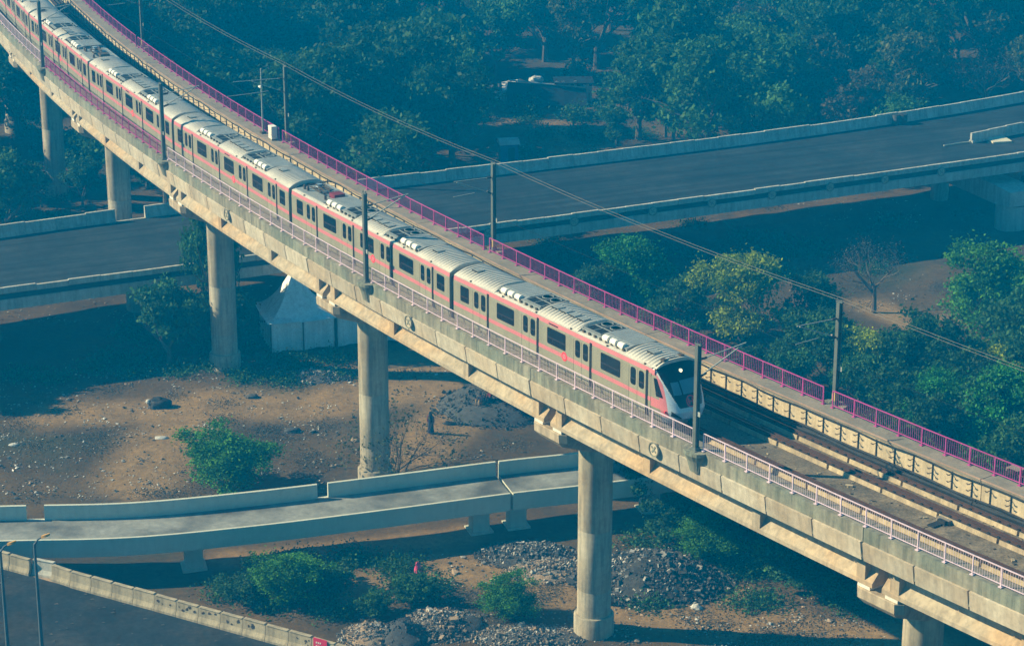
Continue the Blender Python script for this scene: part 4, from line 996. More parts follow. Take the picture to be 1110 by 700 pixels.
# ------------------------------------------------------------------ tents, shelters
def make_tent(c, rz, label):
    t = thing('pagoda_tent', label, 'tent', c, rz, group='white pagoda tents')
    W = 2.6
    b = MB(); rings = []
    for k in range(13):
        f = k / 12; z = 2.75 + 4.0 * f ** 1.75; s_ = (1 - f) * 2.95 * (0.93 + 0.07 * (1 - f)) + 0.03
        rings.append([Vector((s_ * a, s_ * c_, z - (0.10 * (1 - f) if (a == 0 or c_ == 0) else 0))) for a, c_ in ((-1, -1), (0, -1), (1, -1), (1, 0), (1, 1), (0, 1), (-1, 1), (-1, 0))])
    b.loft(rings, True, False); b.build('canopy', m_canvas, t, True)
    b = MB()
    for a, c_ in (((-W, -W), (W, -W)), ((W, -W), (W, W)), ((W, W), (-W, W)), ((-W, W), (-W, -W))):
        vs = []; n = 24
        dx, dy = (c_[0] - a[0]) / n, (c_[1] - a[1]) / n; nx_, ny_ = -dy * n / (2 * W), dx * n / (2 * W)
        for k in range(n + 1):
            for z in (0.10 + 0.14 * math.sin(k * math.pi / 12) ** 2, 1.2, 2.7):
                wv = 0.06 * math.sin(k * 1.9) * (2.8 - z) / 2.8
                vs.append((a[0] + dx * k + nx_ * wv, a[1] + dy * k + ny_ * wv, z))
        b.add(vs, [(k * 3 + q, k * 3 + 3 + q, k * 3 + 4 + q, k * 3 + 1 + q) for k in range(n) for q in range(2)])
    b.build('side_curtain', m_canvas, t, True, fix=False)
    for a in ((-W - .1, -W - .1), (W + .1, -W - .1), (W + .1, W + .1), (-W - .1, W + .1), (0, -W - .1)):
        b = MB(); b.tube([(a[0], a[1], 0), (a[0], a[1], 2.72)], 0.06, 8); b.build('pole', m_brack, t)
    b = MB(); b.tube([(0, 0, 6.7), (0, 0, 7.0)], 0.05, 6); b.build('finial', m_tube, t)
tc_ = gp(322, 370); d19 = R(17)
make_tent(tc_, d19, 'white pagoda tent with pointed roof, standing under the viaduct')
make_tent(tc_ + Vector((math.cos(d19), math.sin(d19), 0)) * 5.5, d19, 'white pagoda tent mostly hidden behind the viaduct, right of its twin')

# ------------------------------------------------------------------ foliage
def leafmesh(name, pts, size, lv, mat, flat=0.0, seed=0):
    rs = np.random.RandomState(seed); n = len(pts)
    nrm = rs.normal(size=(n, 3)); nrm[:, 2] = np.abs(nrm[:, 2]) * 0.8 + flat; nrm /= np.linalg.norm(nrm, axis=1)[:, None]
    a = np.cross(nrm, rs.normal(size=(n, 3))); a /= np.linalg.norm(a, axis=1)[:, None]; b_ = np.cross(nrm, a)
    sz = (np.asarray(size) * rs.uniform(0.6, 1.3, n))[:, None]
    v = np.stack([pts - a * sz, pts - b_ * sz * 0.55, pts + a * sz, pts + b_ * sz * 0.55], 1).reshape(-1, 3)
    me = bpy.data.meshes.new(name); me.vertices.add(4 * n); me.vertices.foreach_set('co', v.ravel())
    me.loops.add(4 * n); me.polygons.add(n); me.loops.foreach_set('vertex_index', np.arange(4 * n)); me.polygons.foreach_set('loop_start', np.arange(n) * 4)
    me.update(calc_edges=True)
    at_ = me.attributes.new('lv', 'FLOAT', 'FACE'); at_.data.foreach_set('value', np.clip(lv, 0, 1))
    me.materials.append(mat); me.validate(); return me
def crown_pts(seed, H, W, n, base=0.25, nl=9, nclump=70, droop=0.0):
    rs = np.random.RandomState(seed)
    # main lobes
    lob = []
    for k in range(nl):
        a = rs.uniform(0, 2 * np.pi); r = W * 0.5 * rs.uniform(0.15, 0.62); z = H * rs.uniform(base + 0.15, 0.86)
        zz = (z / H - base) / (1 - base); r *= (1 - 0.5 * max(0, zz - 0.5) * 2)
        lob.append((r * np.cos(a), r * np.sin(a), z, W * rs.uniform(0.17, 0.30), H * rs.uniform(0.10, 0.19)))
    lob.append((0, 0, H * 0.72, W * 0.25, H * 0.24))
    cl = []
    for k in range(nclump):
        l = lob[rs.randint(len(lob))]; d = rs.normal(size=3); d[2] = d[2] * 0.9 + 0.25; d /= np.linalg.norm(d)
        f = rs.uniform(0.65, 1.08); cl.append((l[0] + d[0] * l[3] * f, l[1] + d[1] * l[3] * f, l[2] + d[2] * l[4] * f, rs.uniform(0.55, 1.15), rs.uniform(0, 1)))
    cl = np.array(cl); idx = rs.randint(len(cl), size=n); c = cl[idx]
    s = W * 0.055 * c[:, 3:4]; p = c[:, :3] + rs.normal(size=(n, 3)) * s * np.array([1, 1, 0.75])
    p[:, 2] = np.maximum(p[:, 2], H * base * 0.6 + rs.uniform(0, H * 0.1, n)) - droop * rs.uniform(0, 1, n)
    lv = 0.62 * c[:, 4] + 0.38 * rs.uniform(0, 1, n)
    return p, lv
def limb(b, p, d, L_, r, depth, rs, spread=0.7, mi=0, tips=None, up=0.25):
    pts = [p]; rad = [r]; n = 4; q = p.copy(); dd = d.copy()
    for k in range(n):
        dd = (dd + Vector(rs.normal(size=3)) * 0.16 + Vector((0, 0, up * 0.15))).normalized(); q = q + dd * L_ / n; pts.append(q.copy()); rad.append(r * (1 - 0.55 * (k + 1) / n))
    b.tube(pts, rad, 6 if r > 0.05 else 4, mi, cap=False)
    if depth > 0:
        for k in range(rs.randint(3, 5)):
            i = rs.randint(2, n + 1); nd = (dd + Vector(rs.normal(size=3)) * spread).normalized(); nd.z = abs(nd.z) * 0.7 + up * 0.5
            limb(b, pts[i], nd.normalized(), L_ * rs.uniform(0.5, 0.75), rad[i] * 0.65, depth - 1, rs, spread, mi, tips, up)
    elif tips is not None: tips.append(pts[-1])
PROT = []
def tree_proto(key, seed, H, W, n, leaf, mat, base=0.25, bare=False, nl=9, nclump=80, flat=0.1):
    rs = np.random.RandomState(seed)
    b = MB(); tips = []
    b.tube([Vector((0, 0, -0.3)), Vector((0.05, 0, H * 0.15)), Vector((-0.08, 0.06, H * base + 0.6))], [0.035 * H, 0.026 * H, 0.02 * H], 8, cap=False)
    for k in range(6 if not bare else 5):
        a = 2 * math.pi * k / 6 + rs.uniform(-.4, .4)
        limb(b, Vector((-0.08, 0.06, H * base * rs.uniform(.6, 1.0) + 0.4)), Vector((math.cos(a) * .8, math.sin(a) * .8, 1.0)).normalized(), H * 0.36, 0.015 * H, 3 if bare else 1, rs, 0.7, 0, tips)
    tr = b.build('trunk', m_twig if bare else m_bark, None, True, fix=False)
    if bare:
        P = np.array([list(q) for q in tips for _ in range(6)]); P = P + rs.normal(size=P.shape) * 0.35; lv = rs.uniform(0, 1, len(P)); cm = leafmesh('crown', P, leaf, lv, mat, seed=seed)
    else:
        p, lv = crown_pts(seed, H, W, n, base, nl, nclump); cm = leafmesh('crown', p, leaf, lv, mat, flat, seed)
    COL.objects.unlink(tr)
    return dict(key=key, trunk=tr.data, crown=cm, H=H, W=W)
def plant(pr, loc, label, group=None, scale=1.0, rz=None, name='tree', cat_='tree', sz=1.0):
    t = bpy.data.objects.new(name, None); COL.objects.link(t); tag(t, label, cat_, group)
    t.location = loc; t.rotation_euler = (0, 0, random.uniform(0, 6.28) if rz is None else rz); t.scale = (scale, scale, scale * sz); t.empty_display_size = 0.3
    for nm in ('trunk', 'crown'):
        c = bpy.data.objects.new(nm, pr[nm]); COL.objects.link(c); c.parent = t
    return t
T = {}
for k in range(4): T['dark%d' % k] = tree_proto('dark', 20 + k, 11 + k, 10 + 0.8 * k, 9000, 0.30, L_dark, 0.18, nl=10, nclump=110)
for k in range(3): T['mid%d' % k] = tree_proto('mid', 40 + k, 10 + k, 9 + k, 7500, 0.28, L_mid, 0.2, nl=9, nclump=95)
for k in range(2): T['olive%d' % k] = tree_proto('olive', 50 + k, 9 + 2 * k, 7.5, 5200, 0.26, L_olive, 0.22, nl=8, nclump=70)
T['brown0'] = tree_proto('brown', 60, 9, 7.5, 2600, 0.24, L_brown, 0.25, nl=7, nclump=60)
T['bare0'] = tree_proto('bare', 64, 8, 6, 0, 0.06, L_brown, 0.25, True)
T['bright0'] = tree_proto('bright', 70, 7.5, 8.5, 19000, 0.145, L_bright, 0.05, nl=12, nclump=150)
T['bright1'] = tree_proto('bright', 71, 7.0, 8.0, 17000, 0.145, L_green, 0.05, nl=11, nclump=130)
T['yellow0'] = tree_proto('yellow', 75, 7.5, 8.0, 14000, 0.15, L_yellow, 0.08, nl=11, nclump=120)
T['shrub0'] = tree_proto('shrub', 80, 3.0, 4.6, 4200, 0.15, L_dark, 0.02, nl=8, nclump=70)
T['shrub1'] = tree_proto('shrub', 81, 2.6, 4.0, 3600, 0.14, L_mid, 0.02, nl=8, nclump=60)
T['shrub2'] = tree_proto('shrub', 82, 2.4, 3.8, 2800, 0.14, L_olive, 0.02, nl=8, nclump=50)

# named trees near the line and the road -------------------------------------
random.seed(21)
def at_px(u, v): return gp(u, v)
plant(T['bright0'], at_px(1078, 372), 'big bright green leafy tree at the right edge below the road bridge', scale=1.12)
plant(T['bright1'], at_px(690, 346), 'rounded green tree behind the far railing, left of the yellowish one', scale=1.0)
plant(T['dark0'], at_px(742, 366), 'dark green tree between the rounded green and yellowish trees', scale=0.5)
plant(T['yellow0'], at_px(803, 374), 'yellowish green tree behind the crossing wires', scale=1.08)
plant(T['yellow0'], at_px(937, 434), 'thin yellow leaved tree just right of the right far mast', scale=0.78, rz=2.0)
plant(T['yellow0'], at_px(1078, 466), 'yellow topped tree by the right edge above the dense bushes', scale=0.86, rz=1.0)
plant(T['bare0'], at_px(947, 338), 'leafless grey tree standing on the brown clearing at right', scale=0.95)
plant(T['bright1'], at_px(1088, 505), 'dense dark green tree at right just beyond the magenta railing', scale=1.05, rz=1.7)
plant(T['bright1'], at_px(1010, 480), 'broad green bush tree behind the magenta railing, right of centre', scale=0.8, rz=0.4)
plant(T['mid0'], at_px(868, 415), 'green tree behind the far railing left of the right far mast', scale=0.6)
plant(T['dark1'], at_px(880, 375), 'dark tree right of the yellowish tree', scale=0.5)
plant(T['dark2'], at_px(985, 440), 'dark green bush tree in the thicket behind the right mast', scale=0.48)
plant(T['brown0'], at_px(975, 425), 'dry brownish tree in the thicket right of the right far mast', scale=0.55)
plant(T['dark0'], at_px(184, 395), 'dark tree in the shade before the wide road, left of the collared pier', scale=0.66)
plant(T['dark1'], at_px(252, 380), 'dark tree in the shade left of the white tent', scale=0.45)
plant(T['dark3'], at_px(236, 380), 'tall narrow dark tree added behind the collared pier to shade the tent', scale=0.42, sz=2.8)  # added and stretched tall so that its shadow covers the tent
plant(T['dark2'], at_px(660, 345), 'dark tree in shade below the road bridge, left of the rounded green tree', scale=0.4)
BUSH = [(248, 534, 'bright0', 0.74, 'bright green bush with wispy crown on the earth field'), (546, 668, 'bright0', 0.42, 'bright green bush beside the dirt path at the bottom'), (318, 655, 'bright0', 0.55, 'dark green bush between ramp and barrier'),
        (270, 650, 'shrub0', 0.9, 'low green shrub left of the dark bush by the barrier'), (360, 640, 'shrub0', 0.8, 'low shrub right of the dark bush under the ramp'), (450, 655, 'shrub1', 0.9, 'low leafy shrub with pink cloth hung on it'),
        (405, 668, 'shrub1', 0.75, 'low leafy shrub left of the gravel heaps'), (760, 610, 'bright0', 0.5, 'green bush under the viaduct right of the rubble heap'), (800, 590, 'mid1', 0.45, 'taller green bush under the viaduct girder'),
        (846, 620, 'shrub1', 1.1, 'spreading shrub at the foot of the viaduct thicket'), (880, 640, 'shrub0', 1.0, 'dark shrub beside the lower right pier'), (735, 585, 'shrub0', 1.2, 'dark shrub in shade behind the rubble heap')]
for u, v, k, s_, l in BUSH: plant(T[k], at_px(u, v), l, scale=s_ * (1.28 if k[0] == 'b' else 1), name='bush', cat_='bush', sz=0.62 if k[0] == 'b' else 0.8)
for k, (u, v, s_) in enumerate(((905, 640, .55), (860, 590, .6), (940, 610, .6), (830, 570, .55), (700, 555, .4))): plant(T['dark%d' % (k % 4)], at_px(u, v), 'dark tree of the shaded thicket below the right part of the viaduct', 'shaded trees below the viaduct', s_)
random.seed(77)
for k, (u, v, s_) in enumerate(((775, 425, .35), (850, 428, .38), (900, 430, .55), (930, 455, .5), (965, 470, .55), (1000, 440, .6), (1040, 470, .6), (1045, 430, .5), (1100, 410, .7), (1120, 460, .8), (1060, 500, .6), (1105, 540, .6), (860, 440, .45), (900, 395, .4), (1010, 505, .5), (715, 378, .42), (740, 395, .38), (640, 350, .4), (820, 420, .32), (1130, 500, .7), (985, 478, .5))):
    kd = ('mid0', 'dark1', 'dark0', 'mid1')[k % 4]
    plant(T[kd], at_px(u, v), {'mid': 'leafy green tree in the thicket behind the magenta railing', 'dark': 'dark green tree in the thicket behind the magenta railing'}[T[kd]['key']], 'thicket behind the far railing: ' + T[kd]['key'], s_)
# leafless shrub by the streaked pier
rs = np.random.RandomState(5); b = MB(); tips = []
for k in range(16):
    a = rs.uniform(0, 6.28); limb(b, Vector((rs.normal() * .15, rs.normal() * .15, -.1)), Vector((math.cos(a) * .75, math.sin(a) * .75, 1)).normalized(), 1.5, 0.03, 2, rs, .6, 0, tips)
t = thing('leafless_shrub', 'dry leafless shrub of thin twigs beside the streaked pier', 'shrub', at_px(428, 517)); b.build('twigs', m_twig, t, fix=False); t.scale = (2.3, 2.3, 2.0)
P = np.array([list(q) for q in tips for _ in range(5)]); P += rs.normal(size=P.shape) * .15
o = bpy.data.objects.new('dry_leaves', leafmesh('dry_leaves', P, .06, rs.uniform(0, 1, len(P)), L_olive, seed=3)); COL.objects.link(o); o.parent = t
# trees at the left, in front of and behind the road
for u, v, k, s_, l in ((20, 150, 'dark1', 1.0, 'big dark tree at the left edge below the viaduct'), (90, 225, 'dark0', .45, 'dark shrub tree between the two farthest piers'), (10, 236, 'mid1', .42, 'green bush at the left edge above the road parapet'),
                       (45, 224, 'olive0', .4, 'sparse olive bush left of the farthest pier'), (160, 205, 'dark2', .6, 'dark tree right of the pier behind the road parapet'), (180, 214, 'dark3', .5, 'dark tree under the viaduct where it meets the road'), (30, 100, 'mid2', .9, 'tall green tree behind the farthest pier')):
    plant(T[k], at_px(u, v), l, scale=s_)
for u, v, k, s_, l in ((-70, 405, 'mid1', .75, 'tree added just outside the left edge to shade the earth field'), (-25, 395, 'olive0', .6, 'sparse olive tree added at the left edge to shade the earth field'), (-140, 425, 'mid0', .9, 'larger tree added farther outside the left edge to shade the earth field'), (-55, 440, 'olive1', .5, 'sparse small tree added outside the left edge to shade the field')):
    plant(T[k], at_px(u, v), l, scale=s_)  # trees added beyond the frame to throw dappled shade on the field
# behind the road: landmarks
plant(T['dark3'], at_px(420, 178), 'huge dark spreading tree behind the road left of the clearing', scale=1.12)
plant(T['dark2'], at_px(490, 184), 'big dark tree joined to the huge one, beside the blue shelter', scale=1.0)
plant(T['dark1'], at_px(455, 150), 'big dark tree behind the huge spreading one', scale=1.1)
plant(T['mid2'], at_px(692, 152), 'large rounded tree standing right of the clearing', scale=0.98)
plant(T['mid0'], at_px(668, 160), 'lower green tree at the foot of the large rounded tree', scale=.42)
plant(T['mid1'], at_px(730, 158), 'dark leafy tree right of the large rounded tree', scale=.7)
plant(T['bright0'], at_px(935, 126), 'small bright green bushy tree by the far road parapet', scale=.55)
plant(T['brown0'], at_px(955, 75), 'dry brownish tree in the wood near the small bright tree', scale=.9)
plant(T['olive0'], at_px(812, 95), 'olive tree in the wood above the middle of the road', scale=1.1)
# the hazy wood
random.seed(5)
placed = []
def px(p):
    d = p - Vector((0, 0, CAM_Z)); zc = d.y * CT - d.z * ST
    return d.x / zc * FPX + 555, (-d.z * CT - d.y * ST) / zc * FPX + 350, FPX / zc
clear = [(g(605, 130), 13.5), (g(560, 165), 6.5), (g(640, 165), 5.5), (g(330, 150), 6), (g(575, 105), 6)]
kinds_ = ['dark0', 'dark1', 'dark2', 'dark3', 'mid0', 'mid1', 'mid2', 'olive0', 'olive1', 'brown0', 'bare0', 'dark0', 'mid0', 'dark3', 'mid2']
wl = {'dark': 'dark green rounded tree in the hazy wood beyond the wide road', 'mid': 'lighter green leafy tree in the hazy wood beyond the wide road', 'olive': 'olive tinted tree in the hazy wood beyond the wide road', 'brown': 'dry brownish tree in the hazy wood beyond the wide road', 'bare': 'leafless twiggy tree in the hazy wood beyond the wide road'}
tries = 0
while tries < 20000 and len(placed) < 300:
    tries += 1
    x = random.uniform(-118, 128); y = random.uniform(205, 405)
    if abs(x) > 0.245 * y + 14: continue
    if y < yf(x) + 3.5: continue
    if y < 235 and x < -20 and y < yf(x) + 5: continue
    rr = math.hypot(x - CX, y - CY)
    if abs(RAD - 2.17 - rr) < 7: continue
    if any((Vector((x, y, 0)) - c).length < r_ for c, r_ in clear): continue
    md = 5.4 if y < 300 else 6.4
    if any((x - a) ** 2 + (y - c) ** 2 < md * md for a, c in placed): continue
    u_, v_, k_ = px(Vector((x, y, 0)))
    kd = random.choice(kinds_); s_ = random.uniform(0.72, 1.2)
    if y < yf(x) + 8: s_ *= 0.6
    if 535 - 4.5 * k_ < u_ < 640 + 4.5 * k_ and v_ > 90 and v_ - T[kd]['H'] * s_ * k_ < 172: continue       # keep the clearing with its huts in the open
    placed.append((x, y))
    plant(T[kd], (x, y, gh(x, y)), wl[T[kd]['key']], 'trees of the hazy wood: ' + T[kd]['key'], s_, sz=random.uniform(.85, 1.2))
# undergrowth along the far parapet and in the lower thicket
def scatter(name, regs, n, size, mat, hz, seed):
    rs = np.random.RandomState(seed); P = []
    for (poly, share) in regs:
        us = [p[0] for p in poly]; vs_ = [p[1] for p in poly]; k = 0
        cl = []
        for _ in range(max(3, int(share * 60))):
            u, v = rs.uniform(min(us), max(us)), rs.uniform(min(vs_), max(vs_)); q = g(u, v); cl.append((q.x, q.y))
        for _ in range(int(n * share)):
            c = cl[rs.randint(len(cl))]; x, y = c[0] + rs.normal() * .8, c[1] + rs.normal() * .8
            P.append((x, y, gh(x, y) + abs(rs.normal()) * hz))
    P = np.array(P); me = leafmesh(name, P, size, rs.uniform(0, 1, len(P)), mat, 0.2, seed)
    o = bpy.data.objects.new(name, me); COL.objects.link(o); tag(o, kind='stuff'); return o
scatter('weeds', [([(690, 545), (960, 660)], .4), ([(240, 605), (480, 665)], .25), ([(560, 130), (700, 170)], .15), ([(600, 255), (900, 400)], .4), ([(870, 400), (1110, 520)], .5), ([(0, 200), (110, 240)], .15), ([(130, 350), (290, 400)], .2), ([(0, 385), (380, 415)], .22), ([(560, 240), (1000, 330)], .25)], 42000, 0.11, L_mid, .35, 4)
scatter('undergrowth', [([(300, 60), (1110, 150)], 1.0), ([(0, 90), (110, 190)], .25)], 40000, 0.2, L_dark, .7, 6)
scatter('dry_grass', [([(0, 400), (560, 540)], .6), ([(480, 600), (960, 700)], .5), ([(700, 215), (1060, 340)], .4), ([(540, 100), (690, 175)], .2)], 16000, 0.07, L_brown, .08, 8)

# ------------------------------------------------------------------ heaps, litter
def heap(name, label, cat_, c, rx, ry, h, mat, nch, chs, seed, mats=None):
    rs = np.random.RandomState(seed)
    t = thing(name, label, cat_, c)
    b = MB(); N, K = 26, 9; vs = []; fs = []
    for i in range(K + 1):
        f = i / K
        for k in range(N):
            a = 2 * math.pi * k / N; wob = 1 + .22 * noise.noise(Vector((math.cos(a) * 1.5, math.sin(a) * 1.5, seed)))
            r_ = (1 - f); z = h * (1 - r_ ** 1.5) + .16 * h * noise.noise(Vector((math.cos(a) * 2 * r_, math.sin(a) * 2 * r_, seed + 5)))
            vs.append((rx * r_ * wob * math.cos(a), ry * r_ * wob * math.sin(a), z - (0.25 if i == 0 else 0)))
    for i in range(K):
        for k in range(N): fs.append((i * N + k, i * N + (k + 1) % N, (i + 1) * N + (k + 1) % N, (i + 1) * N + k))
    b.add(vs, fs); b.build('mound', mat, t, True)
    b = MB()
    for q in range(nch):
        a = rs.uniform(0, 6.28); r_ = rs.uniform(0, 1.12) ** .7; z = h * max(0, 1 - r_ ** 1.5)
        s_ = chs * rs.lognormal(0, .5)
        m = Matrix.Translation((rx * r_ * math.cos(a), ry * r_ * math.sin(a), z + s_ * .2)) @ Matrix.Rotation(rs.uniform(0, 6), 4, Vector(rs.normal(size=3)))
        b.box((0, 0, 0), (s_ * rs.uniform(.6, 1.6), s_, s_ * rs.uniform(.3, .9)), m, rs.randint(len(mats)) if mats else 0)
    o = b.build('loose_pieces', mats or mat, t); tag(o, kind='stuff')
heap('rubble_heap', 'large heap of grey rubble and rubbish right of the tallest looking pier', 'rubble heap', gp(708, 628), 5.0, 4.0, 1.7, m_rub, 7000, .085, 1, [m_chunk, m_rub, m_rub, m_gravel, m_rub, m_litter])
heap('gravel_heap', 'dark gravel heap with two people sitting on it', 'gravel heap', gp(550, 440), 5.6, 4.6, 2.0, m_gravel, 2600, .075, 2, [m_gravel, m_gravel, m_rub, m_chunk])
heap('gravel_heap', 'smooth grey gravel heap at the bottom between sandy rubble and stones', 'gravel heap', gp(436, 690), 1.9, 1.7, 1.0, m_gravel, 300, .08, 3)
heap('rubble_heap', 'broken stone heap at the bottom right of the smooth gravel heap', 'rubble heap', gp(476, 678), 2.8, 2.4, .8, m_chunk, 3000, .06, 4, [m_chunk, m_sandpile, m_litter, m_chunk])
heap('rubble_heap', 'sandy coloured rubble heap at the bottom left of the gravel heap', 'rubble heap', gp(402, 690), 2.0, 1.7, .7, m_sandpile, 1500, .06, 5, [m_sandpile, m_chunk, m_litter])
heap('rubble_heap', 'pale rubble spread left of the tallest looking pier base', 'rubble heap', gp(596, 618), 3.0, 2.0, .5, m_sandpile, 1400, .065, 6, [m_sandpile, m_chunk, m_litter])
heap('rubble_heap', 'grey rubble spread in the shade behind the tent front', 'rubble heap', gp(345, 408), 3.0, 1.8, .4, m_chunk, 900, .065, 7, [m_chunk, m_litter])
heap('rubble_heap', 'shaded rubbish heap under the ramp joint', 'rubble heap', gp(570, 602), 3.2, 2.2, .5, m_rub, 1500, .065, 8, [m_chunk, m_litter, m_gravel])
heap('rubble_heap', 'stony rubble at the bottom around the bright bush', 'rubble heap', gp(570, 690), 3.6, 1.6, .35, m_chunk, 2000, .055, 9, [m_chunk, m_sandpile, m_litter])
heap('white_sack_heap', 'pile of white sacks and rubbish at the left of the far clearing', 'sack heap', gp(553, 106), 2.2, 1.6, 1.1, m_sack, 220, .5, 10, [m_sack, m_chunk, m_sack])
def litter(name, regs, smin, smax, mats, seed):
    rs = np.random.RandomState(seed); b = MB()
    for (u0, v0, u1, v1), n in regs:
        cl = [(rs.uniform(u0, u1), rs.uniform(v0, v1)) for _ in range(max(4, n // 25))]
        for _ in range(n):
            if rs.rand() < .6: c = cl[rs.randint(len(cl))]; u, v = c[0] + rs.normal() * 7, c[1] + rs.normal() * 3
            else: u, v = rs.uniform(u0, u1), rs.uniform(v0, v1)
            p = gp(u, v); s_ = rs.uniform(smin, smax) * (2.0 if rs.rand() < .05 else 1)
            m = Matrix.Translation(p + Vector((0, 0, s_ * .15))) @ Matrix.Rotation(rs.uniform(0, 6.3), 4, 'Z') @ Matrix.Rotation(rs.normal() * .5, 4, 'X')
            x, y = s_ * rs.uniform(.6, 1.6) / 2, s_ / 2; z = s_ * .2
            b.add([m @ Vector(q) for q in ((-x, -y, 0), (x, -y * .6, z), (x * .7, y, 0), (-x * .9, y * .8, z * .7), (0, 0, z * 1.6))], [(0, 1, 4), (1, 2, 4), (2, 3, 4), (3, 0, 4)], rs.randint(len(mats)))
    o = b.build(name, mats, fix=False); tag(o, kind='stuff')
litter('litter', [((0, 400, 240, 540), 1100), ((240, 390, 400, 540), 450), ((410, 400, 560, 500), 130), ((480, 600, 640, 700), 160), ((640, 590, 960, 700), 700), ((0, 330, 140, 350), 90), ((540, 110, 680, 175), 150), ((850, 215, 1000, 240), 170), ((920, 300, 1040, 350), 60), ((420, 600, 520, 650), 80), ((250, 300, 290, 330), 40)], .06, .16, [m_litter, m_litter, m_sack, m_chunk], 12)
litter('stones', [((0, 390, 560, 545), 900), ((380, 590, 960, 700), 1300), ((0, 325, 280, 350), 150), ((680, 210, 1060, 350), 300)], .07, .2, [m_chunk, m_gravel, m_sandpile], 13)
rs = np.random.RandomState(31); b = MB()
for _ in range(90):
    p = B0 + bdir * rs.uniform(4, 32) - bn * (rs.uniform(.3, 9) ** 1.0); p.z = RZ + .012; s_ = rs.uniform(.03, .13)
    b.add([p + Vector((math.cos(a) * s_ * 1.5, math.sin(a) * s_, .01 + .03 * (k % 2))) for k, a in enumerate((0, 1.4, 2.8, 4.4))], [(0, 1, 2, 3)], rs.randint(2))
tag(b.build('road_litter', [m_gravel, m_chunk], fix=False), kind='stuff')

# single pieces of rubbish
def lump(name, label, cat_, c, size, mat, seed, rz=0, parts=None):
    t = thing(name, label, cat_, c, rz)
    b = MB(); N, K = 16, 8; vs = []; fs = []
    for i in range(K + 1):
        ph = math.pi * .52 * i / K
        for k in range(N):
            a = 2 * math.pi * k / N; d = Vector((math.cos(a) * math.cos(ph), math.sin(a) * math.cos(ph), math.sin(ph))); f = 1 + .3 * noise.noise(d * 2.0 + Vector((seed, 0, 0)))
            vs.append((d.x * size[0] * f, d.y * size[1] * f, max(-.05, d.z * size[2] * f - .03)))
    for i in range(K):
        for k in range(N): fs.append((i * N + k, i * N + (k + 1) % N, (i + 1) * N + (k + 1) % N, (i + 1) * N + k))
    b.add(vs, fs); b.build('bundle' if name != 'cloth' else 'folds', mat, t, True); return t
t = lump('black_bundle', 'black humped bundle lying on the bare earth at left', 'bundle', gp(174, 441), (1.0, .6, .75), m_tarp, 2, R(-8))
b = MB(); b.lathe((-.95, 0, .35), [(.02, -.2), (.2, -.1), (.22, .05), (.12, .18), (.02, .2)], 10); b.build('pale_knot', m_sack, t, True)
lump('cloth', 'pink cloth hanging on the low shrub', 'cloth', gp(453, 628) + Vector((0, 0, .5)), (.22, .2, .7), m_pinkcloth, 4)
lump('tarpaulin', 'blue tarpaulin crumpled by the low shrub', 'tarpaulin', gp(450, 646), (1.0, .45, .3), m_blue, 5)
lump('yellow_bag', 'bright yellow bag on the litter right of the rubble heap', 'bag', gp(769, 637), (.38, .3, .3), m_yellow, 6)
lump('green_bag', 'lime green bag at the foot of the rubble heap', 'bag', gp(737, 645), (.4, .3, .25), m_lime, 7)
lump('white_bag', 'white bag lying below the yellow bag', 'bag', gp(755, 659), (.4, .35, .3), m_sack, 8)
lump('stone', 'pinkish stone at the bottom edge near the bright bush', 'stone', gp(549, 684), (.3, .25, .25), m_sandpile, 9)
lump('white_bag', 'white bag lying on the earth below the black bundle', 'bag', gp(175, 476), (.55, .3, .2), m_sack, 10)
lump('white_bag', 'white bag at the far left of the earth field', 'bag', gp(15, 482), (.4, .25, .2), m_sack, 11)
lump('rubble_lump', 'pale rubble lump left of the streaked pier on the field', 'rubble', gp(273, 430), (.6, .4, .3), m_chunk, 12)
lump('dark_bag', 'dark bag lying in front of the gravel heap', 'bag', gp(487, 459), (.6, .3, .22), m_tarp, 13)
lump('grey_bag', 'grey bag lying on the sandy ground left of the streaked pier', 'bag', gp(317, 467), (.7, .4, .3), m_gravel, 14, R(20))
lump('stone', 'small pale stone beside the gravel heap', 'stone', gp(482, 437), (.3, .3, .35), m_chunk, 15)

# shelters of the far clearing
c = gp(592, 112); t = thing('tarpaulin_shelter', 'low black tarpaulin shelter in the far clearing', 'shelter', c, R(4))
b = MB(); b.loft([[Vector((x, -2.2, .1)), Vector((x, 0, z)), Vector((x, 2.2, .1))] for x, z in ((-4.5, 2.6), (-1, 2.2), (2, 1.9), (4.6, 1.6))]); b.build('cover', m_tarp, t)
b = MB(); b.tube([(-4.4, 0, 2.75), (-1, 0, 2.32), (2, 0, 2.0), (4.6, 0, 1.7)], .10, 6); b.build('pale_ridge', m_sack, t)
lump('white_bag', 'white plastic bundle on the ridge end of the black shelter', 'bag', gp(581, 106) + Vector((0, 0, 2.0)), (.9, .5, .6), m_sack, 21)
c = gp(622, 111); t = thing('plank_hut', 'small hut of pale upright planks at the right of the far clearing', 'hut', c, R(3))
b = MB(); b.box((0, 1, 1.1), (4.2, 2.0, 2.2)); b.build('walls', m_tarp, t)
rs = np.random.RandomState(4)
for k in range(12):
    h = rs.uniform(1.7, 2.5); bq = MB(); bq.box((-2.0 + k * .36, -.06, h / 2), (.32, .08, h)); bq.build('plank', m_orange if k == 3 else (m_sack if k % 3 == 0 else m_hut), t)
b = MB(); b.box((0, 1, 2.30), (4.6, 2.5, .12), Matrix.Rotation(R(5), 4, 'X')); b.build('roof', m_tarp, t)
c = gp(551, 173); t = thing('blue_shelter', 'small blue walled shelter with pale roof behind the far parapet', 'shelter', c, R(10))
b = MB(); b.box((0, 0, .95), (1.9, 1.6, 1.9)); b.build('walls', m_blue, t)
